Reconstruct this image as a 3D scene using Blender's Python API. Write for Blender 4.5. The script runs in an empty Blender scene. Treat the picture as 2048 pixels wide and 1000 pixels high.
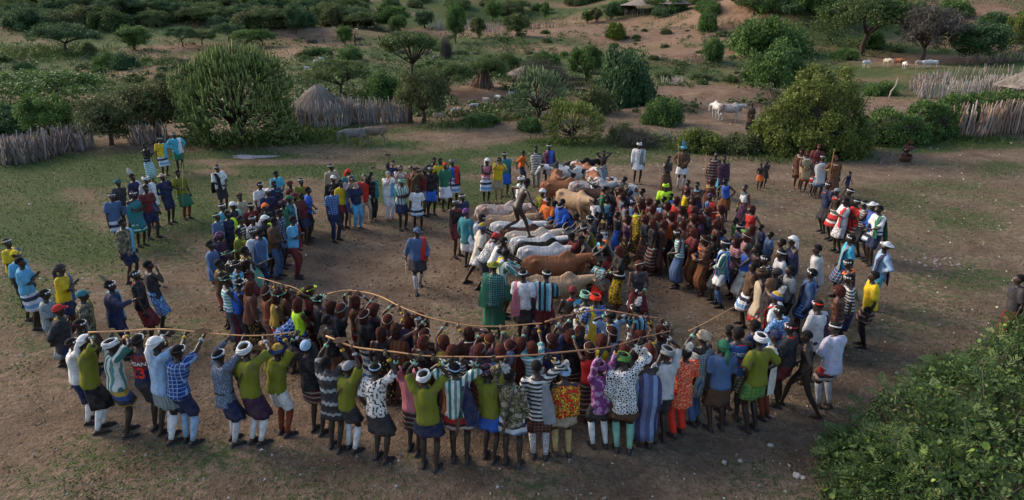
import bpy, bmesh, math, random
import numpy as np
from mathutils import Vector, Matrix
from mathutils.bvhtree import BVHTree

S = bpy.context.scene
COL = S.collection
R = math.radians
# ---------------------------------------------------------------- camera
CAM_H, PITCH, FOC = 7.0, R(20.0), 1365.0
cam = bpy.data.cameras.new("camera")
cam.sensor_width = 36.0
cam.lens = 36.0 * FOC / 2048.0
cam.clip_start, cam.clip_end = 0.1, 2000.0
co = bpy.data.objects.new("camera", cam)
co.location = (0, 0, CAM_H)
co.rotation_euler = (math.pi / 2 - PITCH, 0, 0)
COL.objects.link(co)
S.camera = co
# ---------------------------------------------------------------- world, sun, exposure
SUN_EL, SUN_AZ = R(30.0), R(-62.0)          # soft last light from the far left
W = bpy.data.worlds.new("World")
S.world = W
W.use_nodes = True
nt = W.node_tree
for n in list(nt.nodes):
    nt.nodes.remove(n)
wo = nt.nodes.new("ShaderNodeOutputWorld")
wb = nt.nodes.new("ShaderNodeBackground")
ws = nt.nodes.new("ShaderNodeTexSky")
ws.sky_type = 'NISHITA'
ws.sun_disc = False
ws.sun_elevation = SUN_EL
ws.sun_rotation = SUN_AZ
ws.air_density, ws.dust_density, ws.ozone_density = 1.0, 2.5, 1.2
wb.inputs[1].default_value = 0.085
nt.links.new(ws.outputs[0], wb.inputs[0])
nt.links.new(wb.outputs[0], wo.inputs[0])
sl = bpy.data.lights.new("sun", 'SUN')
sl.energy = 0.95
sl.angle = R(30.0)
sl.color = (1.0, 0.82, 0.62)
so = bpy.data.objects.new("sun", sl)
sd = Vector((math.sin(SUN_AZ) * math.cos(SUN_EL), math.cos(SUN_AZ) * math.cos(SUN_EL), math.sin(SUN_EL)))
so.rotation_euler = sd.to_track_quat('Z', 'Y').to_euler()
so.location = (-20, 0, 40)
COL.objects.link(so)
S.view_settings.view_transform = 'Standard'
S.view_settings.look = 'None'
S.view_settings.exposure = 1.68
S.view_settings.gamma = 1.0
S.view_settings.use_curve_mapping = False
S.cycles.max_bounces = 5
S.cycles.diffuse_bounces = 2
S.cycles.glossy_bounces = 2
S.cycles.transparent_max_bounces = 4

# ---------------------------------------------------------------- terrain and rays
RNG = np.random.default_rng(7)
random.seed(7)
BUMPS = []      # (x, y, rx, ry, h)

def sstep(a, b, x):
    t = np.clip((x - a) / (b - a), 0, 1)
    return t * t * (3 - 2 * t)

def gz(x, y):
    x = np.asarray(x, float); y = np.asarray(y, float)
    s = np.maximum(0, y - 88)
    z = np.where(s < 130, 0.0009 * s * s, 0.0009 * 130 ** 2 + 0.234 * (s - 130))
    u = x / np.maximum(y, 5)
    sr = np.maximum(0, y - 72)
    z = z + sstep(0.12, 0.42, u) * 0.0022 * np.minimum(sr, 60) ** 2
    f = sstep(40, 75, y)
    z = z + f * (0.45 * np.sin(x * 0.13 + 1.3) * np.sin(y * 0.11 + 0.4) + 0.25 * np.sin(x * 0.31 + y * 0.17))
    far = sstep(110, 200, y)
    z = z + far * (3.0 * np.sin(x * 0.045 + 2.0) * np.sin(y * 0.03) + 1.2 * np.sin(x * 0.12 - y * 0.05))
    n = sstep(6, 20, y)
    z = z + 0.02 * np.sin(x * 1.7 + 0.5 * y) * np.sin(y * 1.3)
    for bx, by, rx, ry, h in BUMPS:
        z = z + h * np.exp(-(((x - bx) / rx) ** 2 + ((y - by) / ry) ** 2))
    return z

CP, SP = math.cos(PITCH), math.sin(PITCH)
def ray(px, py):
    dx, dy = (px - 1024) / FOC, (500 - py) / FOC
    return np.array([dx, CP + dy * SP, -SP + dy * CP])
def at_z(px, py, z):
    d = ray(px, py)
    t = (z - CAM_H) / d[2]
    return np.array([0, 0, CAM_H]) + d * t
def G(px, py):
    """ground point seen at that place of the picture"""
    d = ray(px, py)
    t = np.concatenate([np.arange(4, 60, .05), np.arange(60, 420, .25)])
    P = np.array([0, 0, CAM_H]) + t[:, None] * d
    below = P[:, 2] < gz(P[:, 0], P[:, 1])
    if not below.any():
        p = P[-1]
    else:
        p = P[np.argmax(below)]
    return np.array([p[0], p[1], float(gz(p[0], p[1]))])
def proj(x, y, z):
    zz = z - CAM_H
    dep = y * CP - zz * SP
    up = y * SP + zz * CP
    dep = np.where(dep < .1, .1, dep)
    return 1024 + FOC * x / dep, 500 - FOC * up / dep
def ppm(p):
    """pixels per metre at a point"""
    return FOC / max(1.0, p[1] * CP - (p[2] - CAM_H) * SP)

for px, py, rx, ry, h in [(1440, 205, 5.5, 2.2, .75), (1340, 225, 3.0, 1.4, .6), (1560, 195, 4, 2, .6), (1120, 175, 4, 2, .5),
                          (600, 70, 14, 6, 1.8), (1500, 160, 6, 3, .9), (960, 185, 7, 2.2, .5), (1330, 130, 9, 4, 1.1),
                          (1250, 80, 10, 5, 1.5), (1480, 30, 9, 7, 3), (1600, 40, 7, 8, 3.5), (380, 140, 6, 3, .6)]:
    p = G(px, py)
    BUMPS.append((p[0], p[1], rx, ry, h))

# ---------------------------------------------------------------- object helpers
def tag(o, label=None, cat=None, group=None, kind=None):
    if label: o["label"] = label
    if cat: o["category"] = cat
    if group: o["group"] = group
    if kind: o["kind"] = kind
    return o
def empty(name, loc=(0, 0, 0), rz=0.0, sc=1.0):
    o = bpy.data.objects.new(name, None)
    o.empty_display_size = .2
    o.location = loc
    o.rotation_euler = (0, 0, rz)
    o.scale = (sc, sc, sc) if not hasattr(sc, '__len__') else sc
    COL.objects.link(o)
    return o
def mobj(name, me, mat=None, parent=None, matrix=None):
    o = bpy.data.objects.new(name, me)
    COL.objects.link(o)
    if mat is not None:
        if len(me.materials) == 0:
            me.materials.append(mat)
        elif me.materials[0] != mat:
            o.material_slots[0].link = 'OBJECT'
            o.material_slots[0].material = mat
    if parent is not None:
        o.parent = parent
    if matrix is not None:
        o.matrix_local = matrix
    return o
def mesh(name, V, F, smooth=True, mats=None):
    me = bpy.data.meshes.new(name)
    me.from_pydata([tuple(v) for v in V], [], [tuple(f) for f in F])
    if smooth and len(me.polygons):
        me.polygons.foreach_set("use_smooth", np.ones(len(me.polygons), bool))
    for m in mats or []:
        me.materials.append(m)
    me.update()
    return me
def quads_mesh(name, V, nper=4, attr=None):
    """many loose n-gons quickly; V is (n, nper, 3)"""
    V = np.asarray(V, np.float32)
    n = V.shape[0]
    me = bpy.data.meshes.new(name)
    me.vertices.add(n * nper)
    me.vertices.foreach_set("co", V.reshape(-1))
    me.loops.add(n * nper)
    me.loops.foreach_set("vertex_index", np.arange(n * nper, dtype=np.int32))
    me.polygons.add(n)
    me.polygons.foreach_set("loop_start", np.arange(0, n * nper, nper, dtype=np.int32))
    me.update(calc_edges=True)
    if attr is not None:
        a = me.attributes.new("var", 'FLOAT', 'POINT')
        a.data.foreach_set("value", np.repeat(np.asarray(attr, np.float32), nper))
    return me

class MB:
    def __init__(s):
        s.V, s.F = [], []
    def add(s, V, F):
        o = len(s.V)
        s.V += [tuple(v) for v in V]
        s.F += [tuple(i + o for i in f) for f in F]
        return s
    def box(s, c, h, M=None):
        c = np.array(c, float)
        P = np.array([[sx * h[0], sy * h[1], sz * h[2]] for sx in (-1, 1) for sy in (-1, 1) for sz in (-1, 1)])
        if M is not None: P = P @ np.array(M).T
        return s.add(P + c, [(0, 1, 3, 2), (4, 6, 7, 5), (0, 4, 5, 1), (2, 3, 7, 6), (0, 2, 6, 4), (1, 5, 7, 3)])
    def loft(s, rings, cap=True, close=False):
        """rings: list of (n,3) arrays"""
        n = len(rings[0]); o = len(s.V)
        for r in rings: s.V += [tuple(v) for v in r]
        m = len(rings)
        for k in range(m if close else m - 1):
            a, b = o + k * n, o + ((k + 1) % m) * n
            for i in range(n):
                j = (i + 1) % n
                s.F.append((a + i, a + j, b + j, b + i))
        if cap and not close:
            s.F.append(tuple(range(o + n - 1, o - 1, -1)))
            s.F.append(tuple(range(o + (m - 1) * n, o + m * n)))
        return s
    def tube(s, pts, rad, n=8, cap=True, round_ends=False):
        pts = [np.array(p, float) for p in pts]
        rad = list(rad) if hasattr(rad, '__len__') else [rad] * len(pts)
        if round_ends:
            d0 = pts[0] - pts[1]; d0 /= np.linalg.norm(d0) + 1e-9
            d1 = pts[-1] - pts[-2]; d1 /= np.linalg.norm(d1) + 1e-9
            pts = [pts[0] + d0 * rad[0] * .85, pts[0] + d0 * rad[0] * .5] + pts + [pts[-1] + d1 * rad[-1] * .5, pts[-1] + d1 * rad[-1] * .85]
            rad = [rad[0] * .45, rad[0] * .85] + rad + [rad[-1] * .85, rad[-1] * .45]
        rings, up = [], None
        for i, p in enumerate(pts):
            t = pts[min(i + 1, len(pts) - 1)] - pts[max(i - 1, 0)]
            t = t / (np.linalg.norm(t) + 1e-9)
            if up is None:
                up = np.array([0, 0, 1.]) if abs(t[2]) < .9 else np.array([0, 1., 0])
            a = np.cross(t, up); a /= np.linalg.norm(a) + 1e-9
            b = np.cross(a, t); up = b
            an = np.arange(n) * 2 * math.pi / n
            rings.append(p + rad[i] * (np.cos(an)[:, None] * a + np.sin(an)[:, None] * b) * np.array([1, 1, 1]))
        # orientation: make faces point outwards
        return s.loft([r[::-1] for r in rings], cap)
    def ell(s, c, r, M=None, n=10, m=7):
        """ellipsoid"""
        rings = []
        for k in range(m):
            th = math.pi * (k + .5) / m
            an = np.arange(n) * 2 * math.pi / n
            P = np.stack([r[0] * math.sin(th) * np.cos(an), r[1] * math.sin(th) * np.sin(an), np.full(n, -r[2] * math.cos(th))], 1)
            if M is not None: P = P @ np.array(M).T
            rings.append(P + np.array(c))
        return s.loft(rings)
    def torus(s, c, rx, ry, r, n=20, m=6, M=None, rz=None, wob=0):
        rings = []
        for k in range(n):
            a = 2 * math.pi * k / n
            ca, sa = math.cos(a), math.sin(a)
            an = np.arange(m) * 2 * math.pi / m
            q = r * (1 + wob * math.sin(5 * a))
            P = np.stack([(rx + q * np.cos(an)) * ca, (ry + q * np.cos(an)) * sa, (rz or r) * np.sin(an) + wob * .3 * r * math.sin(3 * a)], 1)
            if M is not None: P = P @ np.array(M).T
            rings.append(P + np.array(c))
        return s.loft([q[::-1] for q in rings[::-1]][::-1], False, True)
    def me(s, name, smooth=True, mats=None):
        return mesh(name, s.V, s.F, smooth, mats)
    def build(s, name, mat, parent=None, smooth=True):
        return mobj(name, s.me(name, smooth), mat, parent)

def rotz(a):
    c, s_ = math.cos(a), math.sin(a)
    return np.array([[c, -s_, 0], [s_, c, 0], [0, 0, 1.]])
def rotx(a):
    c, s_ = math.cos(a), math.sin(a)
    return np.array([[1, 0, 0], [0, c, -s_], [0, s_, c]])
def roty(a):
    c, s_ = math.cos(a), math.sin(a)
    return np.array([[c, 0, s_], [0, 1, 0], [-s_, 0, c]])

# ---------------------------------------------------------------- materials
MATS = {}
class NB:
    """small node builder"""
    def __init__(s, name):
        s.m = bpy.data.materials.new(name); s.m.use_nodes = True
        s.t = s.m.node_tree; s.b = s.t.nodes["Principled BSDF"]
    def n(s, typ, **kw):
        x = s.t.nodes.new(typ)
        for k, v in kw.items(): setattr(x, k, v)
        return x
    def l(s, a, b): s.t.links.new(a, b)
    def coord(s, which='Object', scale=(1, 1, 1)):
        c = s.n("ShaderNodeTexCoord"); mp = s.n("ShaderNodeMapping")
        mp.inputs['Scale'].default_value = scale
        s.l(c.outputs[which], mp.inputs[0]); return mp.outputs[0]
    def noise(s, v, scale, detail=3, rough=.55):
        x = s.n("ShaderNodeTexNoise"); x.inputs['Scale'].default_value = scale
        x.inputs['Detail'].default_value = detail; x.inputs['Roughness'].default_value = rough
        s.l(v, x.inputs['Vector']); return x.outputs['Fac']
    def ramp(s, f, stops, const=False):
        x = s.n("ShaderNodeValToRGB")
        e = x.color_ramp.elements
        while len(e) < len(stops): e.new(0.5)
        for i, (p, c) in enumerate(stops):
            e[i].position = p; e[i].color = (*c, 1) if len(c) == 3 else c
        if const: x.color_ramp.interpolation = 'CONSTANT'
        s.l(f, x.inputs[0]); return x.outputs[0]
    def math(s, op, a, b=None):
        x = s.n("ShaderNodeMath", operation=op)
        for i, q in enumerate((a, b)):
            if q is None: continue
            if hasattr(q, 'type') and not isinstance(q, (int, float)): s.l(q, x.inputs[i])
            else: x.inputs[i].default_value = q
        return x.outputs[0]
    def mix(s, f, a, b, typ='MIX'):
        x = s.n("ShaderNodeMix", data_type='RGBA', blend_type=typ)
        for i, q in ((0, f), (6, a), (7, b)):
            if hasattr(q, 'node'): s.l(q, x.inputs[i])
            elif i == 0: x.inputs[0].default_value = q
            else: x.inputs[i].default_value = (*q, 1)
        return x.outputs[2]
    def bump(s, h, strength=.3, dist=.02):
        x = s.n("ShaderNodeBump"); x.inputs['Strength'].default_value = strength
        x.inputs['Distance'].default_value = dist
        s.l(h, x.inputs['Height']); s.l(x.outputs[0], s.b.inputs['Normal'])
    def done(s, col, rough=.9, spec=.2):
        if hasattr(col, 'node'): s.l(col, s.b.inputs['Base Color'])
        else: s.b.inputs['Base Color'].default_value = (*col, 1)
        s.b.inputs['Roughness'].default_value = rough
        s.b.inputs['Specular IOR Level'].default_value = spec
        return s.m

CL = dict(olive=(.17, .18, .018), white=(.72, .72, .72), cream=(.62, .57, .47), navy=(.018, .027, .075), black=(.014, .014, .017),
          charcoal=(.035, .035, .042), red=(.55, .03, .025), scarlet=(.75, .035, .015), maroon=(.14, .020, .024), teal=(.03, .19, .22), turquoise=(.07, .42, .60),
          blue=(.03, .12, .50), light_blue=(.30, .44, .62), denim=(.07, .13, .26), grey=(.26, .27, .29), pale_grey=(.48, .48, .49),
          brown=(.10, .055, .032), hide=(.125, .052, .034), ochre=(.21, .055, .032), beige=(.42, .34, .25), khaki=(.36, .29, .17),
          yellow=(.70, .48, .02), neon=(.50, .85, .03), orange=(.75, .16, .03), pink=(.55, .18, .22), purple=(.19, .06, .20),
          plum=(.05, .02, .05), green=(.03, .16, .09), mint=(.22, .48, .36), mustard=(.42, .28, .05), lilac=(.45, .42, .60), gold=(.55, .35, .05),
          skin=(.030, .017, .012), skin_ochre=(.070, .025, .017), skin_light=(.42, .25, .17), skin_tan=(.25, .14, .085), hair=(.008, .007, .007),
          braid=(.145, .036, .025), braid_dark=(.085, .025, .019), braid_red=(.18, .045, .030), wood=(.28, .15, .07), pale_wood=(.50, .30, .14), dark_wood=(.07, .035, .02), steel=(.10, .10, .11), clay=(.20, .045, .02),
          yellow_brown=(.45, .33, .14), sky=(.12, .40, .62))
PAT = {  # kind, scale, colours
    'green_striped': ('v', 24.5, [(.60, .62, .58), (.03, .16, .14), (.60, .62, .58), (.10, .25, .22)]),
    'teal_striped': ('v', 19.2, [(.02, .02, .03), (.10, .42, .52), (.55, .60, .62), (.02, .02, .03), (.09, .30, .38)]),
    'teal_hoop': ('h', 28.0, [(.08, .36, .38), (.62, .66, .64)]),
    'blue_plaid': ('p', 15.6, [(.02, .075, .30), (.30, .45, .65), (.01, .03, .14)]),
    'navy_plaid': ('p', 14.3, [(.035, .06, .16), (.38, .42, .50), (.015, .02, .06)]),
    'green_plaid': ('p', 20.8, [(.015, .10, .09), (.16, .36, .32), (.01, .04, .04)]),
    'maroon_plaid': ('p', 16.9, [(.05, .018, .020), (.28, .10, .06), (.015, .012, .02)]),
    'black_floral': ('n', 22.1, [(.66, .64, .61), (.66, .64, .61), (.03, .03, .03)]),
    'camouflage': ('n', 11.7, [(.045, .05, .025), (.22, .19, .12), (.05, .035, .02), (.32, .29, .22)]),
    'monochrome': ('h', 29.8, [(.55, .55, .54), (.03, .03, .03)]),
    'red_print': ('n', 13.0, [(.70, .03, .012), (.02, .012, .012), (.75, .50, .03), (.65, .03, .012), (.02, .012, .012), (.75, .5, .03)]),
    'purple_print': ('n', 11.7, [(.17, .035, .16), (.20, .045, .19), (.42, .25, .42)]),
    'chain_print': ('c', 26.0, [(.015, .015, .018), (.68, .68, .68)]),
    'indigo_striped': ('v', 13, [(.08, .10, .22), (.22, .30, .48), (.05, .05, .13), (.15, .17, .32)]),
    'zigzag_red': ('n', 36, [(.72, .028, .014), (.74, .03, .015), (.70, .03, .015), (.72, .22, .02), (.74, .55, .42), (.70, .03, .015)]),
    'grey_check': ('k', 40.0, [(.30, .34, .36), (.12, .16, .17)]),
    'dotted': ('d', 42.0, [(.10, .13, .19), (.42, .46, .52)]),
    'zigzag_dark': ('z', 11.7, [(.03, .03, .036), (.03, .03, .036), (.30, .31, .32), (.04, .04, .045)]),
    'tribal': ('h', 38.5, [(.06, .04, .04), (.30, .26, .22), (.16, .03, .03), (.02, .02, .02)]),
    'banded': ('h', 12, [(.60, .62, .66), (.02, .03, .06), (.60, .62, .66), (.15, .30, .50)]),
    'mustard_band': ('h', 12.2, [(.03, .07, .22), (.40, .27, .05), (.03, .03, .05)]),
    'red_band': ('h', 15.8, [(.45, .03, .03), (.45, .03, .03), (.58, .52, .48), (.08, .02, .03)]),
    'maroon_stripe': ('v', 15.8, [(.10, .015, .03), (.03, .04, .14), (.03, .10, .12), (.12, .02, .03)]),
    'pink_striped': ('h', 45.5, [(.16, .05, .07), (.40, .22, .25)]),
    'green_hoop': ('h', 21.0, [(.45, .55, .48), (.02, .13, .08), (.03, .20, .14)]),
    'beaded': ('d', 20.0, [(.014, .011, .010), (.62, .36, .03)]),
    'diamond': ('k', 20.0, [(.42, .36, .28), (.16, .11, .09)]),
    'tie_dye': ('n', 18.2, [(.05, .16, .42), (.30, .50, .70), (.04, .10, .30)]),
    'pastel': ('n', 9.1, [(.40, .44, .60), (.52, .46, .56), (.42, .50, .58)]),
    'brown_striped': ('h', 24.5, [(.09, .035, .025), (.16, .075, .045), (.06, .022, .018)]),
    'fringe': ('v', 38.5, [(.22, .085, .03), (.11, .04, .018), (.16, .06, .022)]),
    'grey_striped': ('v', 31.5, [(.36, .38, .38), (.12, .16, .16)]),
    'yellow_print': ('n', 15.6, [(.02, .016, .012), (.55, .36, .02), (.02, .016, .012), (.60, .40, .03)]),
    'purple_dot': ('d', 24.0, [(.06, .02, .07), (.40, .22, .24)]),
    'green_lattice': ('k', 22.0, [(.05, .20, .05), (.16, .26, .06)]),
    'speckled': ('n', 78.0, [(.16, .13, .12), (.55, .56, .56), (.60, .61, .61)]),
    'jersey': ('h', 4.2, [(.020, .022, .06), (.16, .022, .025), (.020, .022, .06), (.020, .022, .06)]),
    'jersey_blue': ('h', 4.2, [(.04, .12, .32), (.03, .09, .26), (.50, .03, .03), (.04, .12, .32)]),
}
def fabric(key):
    if key in MATS: return MATS[key]
    k = NB(key + "_cloth")
    if key in PAT:
        kind, sc, cols = PAT[key]
        v = k.coord('Object')
        nz = k.noise(v, 6, 2)
        sep = k.n("ShaderNodeSeparateXYZ"); k.l(v, sep.inputs[0])
        x, y, z = sep.outputs
        wx = k.math('ADD', x, k.math('MULTIPLY', nz, .03)); wz = k.math('ADD', z, k.math('MULTIPLY', nz, .03))
        N = len(cols)
        def stripes(c, s_):
            return k.ramp(k.math('FRACT', k.math('MULTIPLY', c, s_ / N)), [(i / N, q) for i, q in enumerate(cols)], True)
        if kind == 'v': c = stripes(wx, sc)
        elif kind == 'h': c = stripes(wz, sc)
        elif kind == 'p':
            a = k.math('LESS_THAN', k.math('FRACT', k.math('MULTIPLY', wx, sc)), .42)
            b = k.math('LESS_THAN', k.math('FRACT', k.math('MULTIPLY', wz, sc)), .42)
            f1 = k.math('LESS_THAN', k.math('FRACT', k.math('ADD', k.math('MULTIPLY', wx, sc), .2)), .16)
            f2 = k.math('LESS_THAN', k.math('FRACT', k.math('ADD', k.math('MULTIPLY', wz, sc), .2)), .16)
            c = k.mix(k.math('MULTIPLY', k.math('ADD', a, b), .5), cols[0], cols[2])
            c = k.mix(k.math('MULTIPLY', k.math('MAXIMUM', f1, f2), .8), c, cols[1])
        elif kind == 'n':
            f = k.noise(v, sc, 1.2)
            lo, hi = .34, .66
            c = k.ramp(f, [(0 if i == 0 else lo + (hi - lo) * i / N, q) for i, q in enumerate(cols)], True)
        elif kind in 'cd':
            vo = k.n("ShaderNodeTexVoronoi"); vo.inputs['Scale'].default_value = sc
            if kind == 'c': vo.feature = 'DISTANCE_TO_EDGE'
            k.l(v, vo.inputs['Vector'])
            c = k.ramp(vo.outputs['Distance'], [(0, cols[1]), (.16 if kind == 'c' else .27, cols[0])], True)
        elif kind == 'k':
            a = k.math('SINE', k.math('MULTIPLY', k.math('ADD', wx, wz), sc * 2.2)); b = k.math('SINE', k.math('MULTIPLY', k.math('SUBTRACT', wx, wz), sc * 2.2))
            c = k.mix(k.math('GREATER_THAN', k.math('MULTIPLY', a, b), 0), cols[0], cols[1])
        elif kind == 'z':
            tri = k.math('ABSOLUTE', k.math('SUBTRACT', k.math('FRACT', k.math('MULTIPLY', wx, sc)), .5))
            c = stripes(k.math('ADD', wz, k.math('MULTIPLY', tri, .05)), sc * 1.6)
    else:
        v = k.coord('Object')
        base = CL[key]
        c = k.mix(k.noise(v, 3.5, 3), tuple(q * .74 for q in base), tuple(min(1, q * 1.2) for q in base))
    dirt = k.noise(v, 9, 4, .65)
    c = k.mix(k.math('MULTIPLY', k.ramp(dirt, [(.42, (0, 0, 0)), (.72, (1, 1, 1))]), .5), c, (.12, .095, .078))
    if key.startswith('braid'):
        st = k.noise(k.coord('Object', (9, 9, 1.0)), 11, 2, .5)
        c = k.mix(k.ramp(st, [(.40, (0, 0, 0)), (.62, (1, 1, 1))]), k.mix(1.0, c, (.35, .33, .33), 'MULTIPLY'), c)
        k.bump(st, 1.0, .04)
    else:
        k.bump(k.math('ADD', k.math('MULTIPLY', k.noise(v, 40, 2), .5), k.math('MULTIPLY', k.noise(k.coord('Object', (2.4, 2.4, .6)), 8, 2), 2.0)), .55, .02)
    MATS[key] = k.done(c, .92, .12)
    return MATS[key]
def skin(key):
    if key in MATS: return MATS[key]
    k = NB(key)
    v = k.coord('Object'); b = CL[key]
    c = k.mix(k.noise(v, 7, 4), tuple(q * .7 for q in b), tuple(q * 1.35 for q in b))
    k.bump(k.noise(v, 40, 2), .25, .006)
    MATS[key] = k.done(c, .48 if 'light' not in key else .6, .45)
    return MATS[key]
def plain(key, col, rough=.8, nscale=8, amp=.25, spec=.25, bump=.3, bdist=.02, bscale=None):
    if key in MATS: return MATS[key]
    k = NB(key); v = k.coord('Object')
    c = k.mix(k.noise(v, nscale, 4, .65), tuple(q * (1 - amp) for q in col), tuple(min(1, q * (1 + amp)) for q in col))
    if bump: k.bump(k.noise(v, bscale or nscale * 3, 3), bump, bdist)
    MATS[key] = k.done(c, rough, spec)
    return MATS[key]
# ================================================================ ground
GREEN = [  # px, py, rx, ry, amount: where low green cover grows on the bare soil
    (220, 420, 400, 135, .85), (120, 345, 300, 50, .85), (430, 330, 280, 45, .85), (690, 275, 300, 30, .9), (1150, 300, 170, 28, .85),
    (1360, 300, 220, 18, .8), (1570, 292, 220, 25, .8), (760, 335, 280, 32, .85), (1050, 310, 220, 25, .85), (900, 385, 200, 36, .75), (1900, 288, 180, 24, .85), (1990, 340, 90, 22, .55),
    (1720, 410, 110, 22, .35), (1910, 440, 170, 50, .5), (1930, 565, 150, 45, .55), (880, 455, 70, 24, .45), (40, 960, 90, 50, .55),
    (60, 690, 80, 30, .45), (230, 560, 90, 25, .4), (1290, 325, 120, 16, .7), (60, 600, 140, 90, .5), (1680, 480, 160, 60, .45), (1860, 400, 220, 60, .5), (1500, 420, 90, 40, .3),
    (1850, 330, 90, 8, .5), (250, 900, 300, 70, .48), (1200, 960, 300, 40, .3), (900, 970, 200, 40, .32), (1750, 760, 120, 60, .22), (500, 960, 120, 30, .3), (330, 730, 60, 20, .2)]
BARE = [(905, 275, 140, 11, .9), (560, 324, 190, 6, 1), (1500, 348, 420, 15, 1), (1080, 520, 340, 80, .9), (700, 560, 250, 70, .7), (700, 800, 700, 90, .7),
        (1500, 240, 120, 25, 1), (800, 335, 60, 6, .8), (300, 290, 110, 8, .8), (430, 345, 60, 8, .6), (1960, 310, 140, 8, .7), (1000, 318, 60, 6, .6),
        (1400, 190, 170, 14, .9), (960, 190, 70, 18, .9), (1000, 65, 250, 14, .6), (620, 65, 90, 10, .9), (370, 95, 120, 8, .7), (1500, 20, 180, 40, .8), (1950, 30, 130, 40, .6),
        (1340, 75, 150, 30, .55), (1380, 110, 90, 14, .7), (1850, 120, 130, 10, .9), (1780, 215, 60, 16, .9), (560, 100, 120, 16, .5), (1180, 45, 150, 10, .5)]
def wave(x, y):
    return (np.sin(x * .9 + 1.1 * np.sin(y * .7)) + np.sin(y * 1.3 + 1.7 * np.sin(x * .5)) + np.sin(x * 2.3 + y * 1.9)) / 3
def veg_at(x, y):
    z = gz(x, y)
    px, py = proj(x, y, z)
    far = sstep(42, 70, y)
    g = .32 + .34 * far + .12 * wave(x * .8, y * .8) + far * .35 * wave(x * .12 + 3, y * .2)
    for a, b, rx, ry, s_ in GREEN:
        g = np.maximum(g, s_ * np.exp(-(((px - a) / rx) ** 2 + ((py - b) / ry) ** 2) ** 1.5) * (1 + .30 * wave(x * 1.1, y * 1.1) + .45 * wave(x * .33 + 2, y * .4)))
    for a, b, rx, ry, s_ in BARE:
        g = g * (1 - s_ * np.exp(-(((px - a) / rx) ** 2 + ((py - b) / ry) ** 2) ** 1.5))
    return np.clip(g, 0, 1)
def build_ground():
    nu, ys = 250, [-5.0]
    while ys[-1] < 430: ys.append(ys[-1] + .0145 * (ys[-1] + 13))
    ys = np.array(ys); us = np.linspace(-1.25, 1.25, nu)
    X = us[None, :] * (ys[:, None] + 9); Y = np.repeat(ys[:, None], nu, 1)
    Z = gz(X, Y)
    ny = len(ys)
    idx = np.arange(ny * nu).reshape(ny, nu)
    F = np.stack([idx[:-1, :-1], idx[:-1, 1:], idx[1:, 1:], idx[1:, :-1]], -1).reshape(-1, 4)
    me = bpy.data.meshes.new("ground")
    me.vertices.add(ny * nu); me.vertices.foreach_set("co", np.stack([X, Y, Z], -1).reshape(-1).astype(np.float32))
    me.loops.add(F.size); me.loops.foreach_set("vertex_index", F.reshape(-1).astype(np.int32))
    me.polygons.add(len(F)); me.polygons.foreach_set("loop_start", np.arange(0, F.size, 4, dtype=np.int32))
    me.update(calc_edges=True)
    me.polygons.foreach_set("use_smooth", np.ones(len(F), bool))
    a = me.attributes.new("veg", 'FLOAT', 'POINT'); a.data.foreach_set("value", veg_at(X, Y).reshape(-1).astype(np.float32))
    u = X / np.maximum(Y, 5)
    red = np.clip(sstep(34, 60, Y) * .75 + .25 * sstep(.1, .5, u) * sstep(60, 110, Y), 0, 1) 
    a = me.attributes.new("red", 'FLOAT', 'POINT'); a.data.foreach_set("value", red.reshape(-1).astype(np.float32))
    k = NB("dusty_soil_and_cover")
    v = k.coord('Object')
    at = k.n("ShaderNodeAttribute"); at.attribute_name = "veg"
    ar = k.n("ShaderNodeAttribute"); ar.attribute_name = "red"
    n1 = k.noise(v, .9, 6, .62); n2 = k.noise(v, 5.5, 5, .7); n3 = k.noise(v, 26, 3, .6)
    soil = k.ramp(n1, [(.3, (.135, .094, .064)), (.5, (.222, .160, .112)), (.72, (.315, .236, .170))])
    redsoil = k.ramp(n1, [(.3, (.20, .118, .076)), (.5, (.29, .18, .118)), (.72, (.37, .255, .178))])
    soil = k.mix(ar.outputs['Fac'], soil, redsoil)
    soil = k.mix(k.ramp(n2, [(.42, (0, 0, 0)), (.7, (.55, .55, .55))]), soil, (.075, .055, .045))
    vo = k.n("ShaderNodeTexVoronoi"); vo.inputs['Scale'].default_value = 3.4; k.l(v, vo.inputs['Vector'])
    spk = k.math('LESS_THAN', vo.outputs['Distance'], .10)
    soil = k.mix(k.math('MULTIPLY', spk, .45), soil, (.34, .29, .25))
    vo2 = k.n("ShaderNodeTexVoronoi"); vo2.inputs['Scale'].default_value = 9; k.l(v, vo2.inputs['Vector'])
    soil = k.mix(k.math('MULTIPLY', k.math('LESS_THAN', vo2.outputs['Distance'], .14), .30), soil, (.05, .038, .032))
    grass = k.ramp(n2, [(.3, (.040, .062, .024)), (.55, (.075, .108, .038)), (.75, (.12, .145, .06))])
    f = k.math('ADD', at.outputs['Fac'], k.math('MULTIPLY', k.math('SUBTRACT', n2, .5), 1.3))
    f = k.math('ADD', f, k.math('MULTIPLY', k.math('SUBTRACT', n3, .5), .7))
    f = k.math('ADD', f, k.math('MULTIPLY', k.math('SUBTRACT', n1, .5), .8))
    c = k.mix(k.ramp(f, [(.36, (0, 0, 0)), (.62, (1, 1, 1))]), soil, grass)
    n4 = k.noise(v, 60, 4, .7); n5 = k.noise(v, 13, 4, .7)
    fine = k.ramp(k.math('ADD', k.math('MULTIPLY', n4, .5), k.math('MULTIPLY', n5, .5)), [(.34, (.42, .42, .44)), (.5, (1, 1, 1)), (.66, (1.45, 1.42, 1.36))])  # fine mottling, with small dark shadows painted into the ground colour
    c = k.mix(1.0, c, fine, 'MULTIPLY')
    h = k.math('ADD', k.math('ADD', k.math('MULTIPLY', n2, 1.0), k.math('MULTIPLY', n3, .6)), k.math('MULTIPLY', n5, .8))
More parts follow.
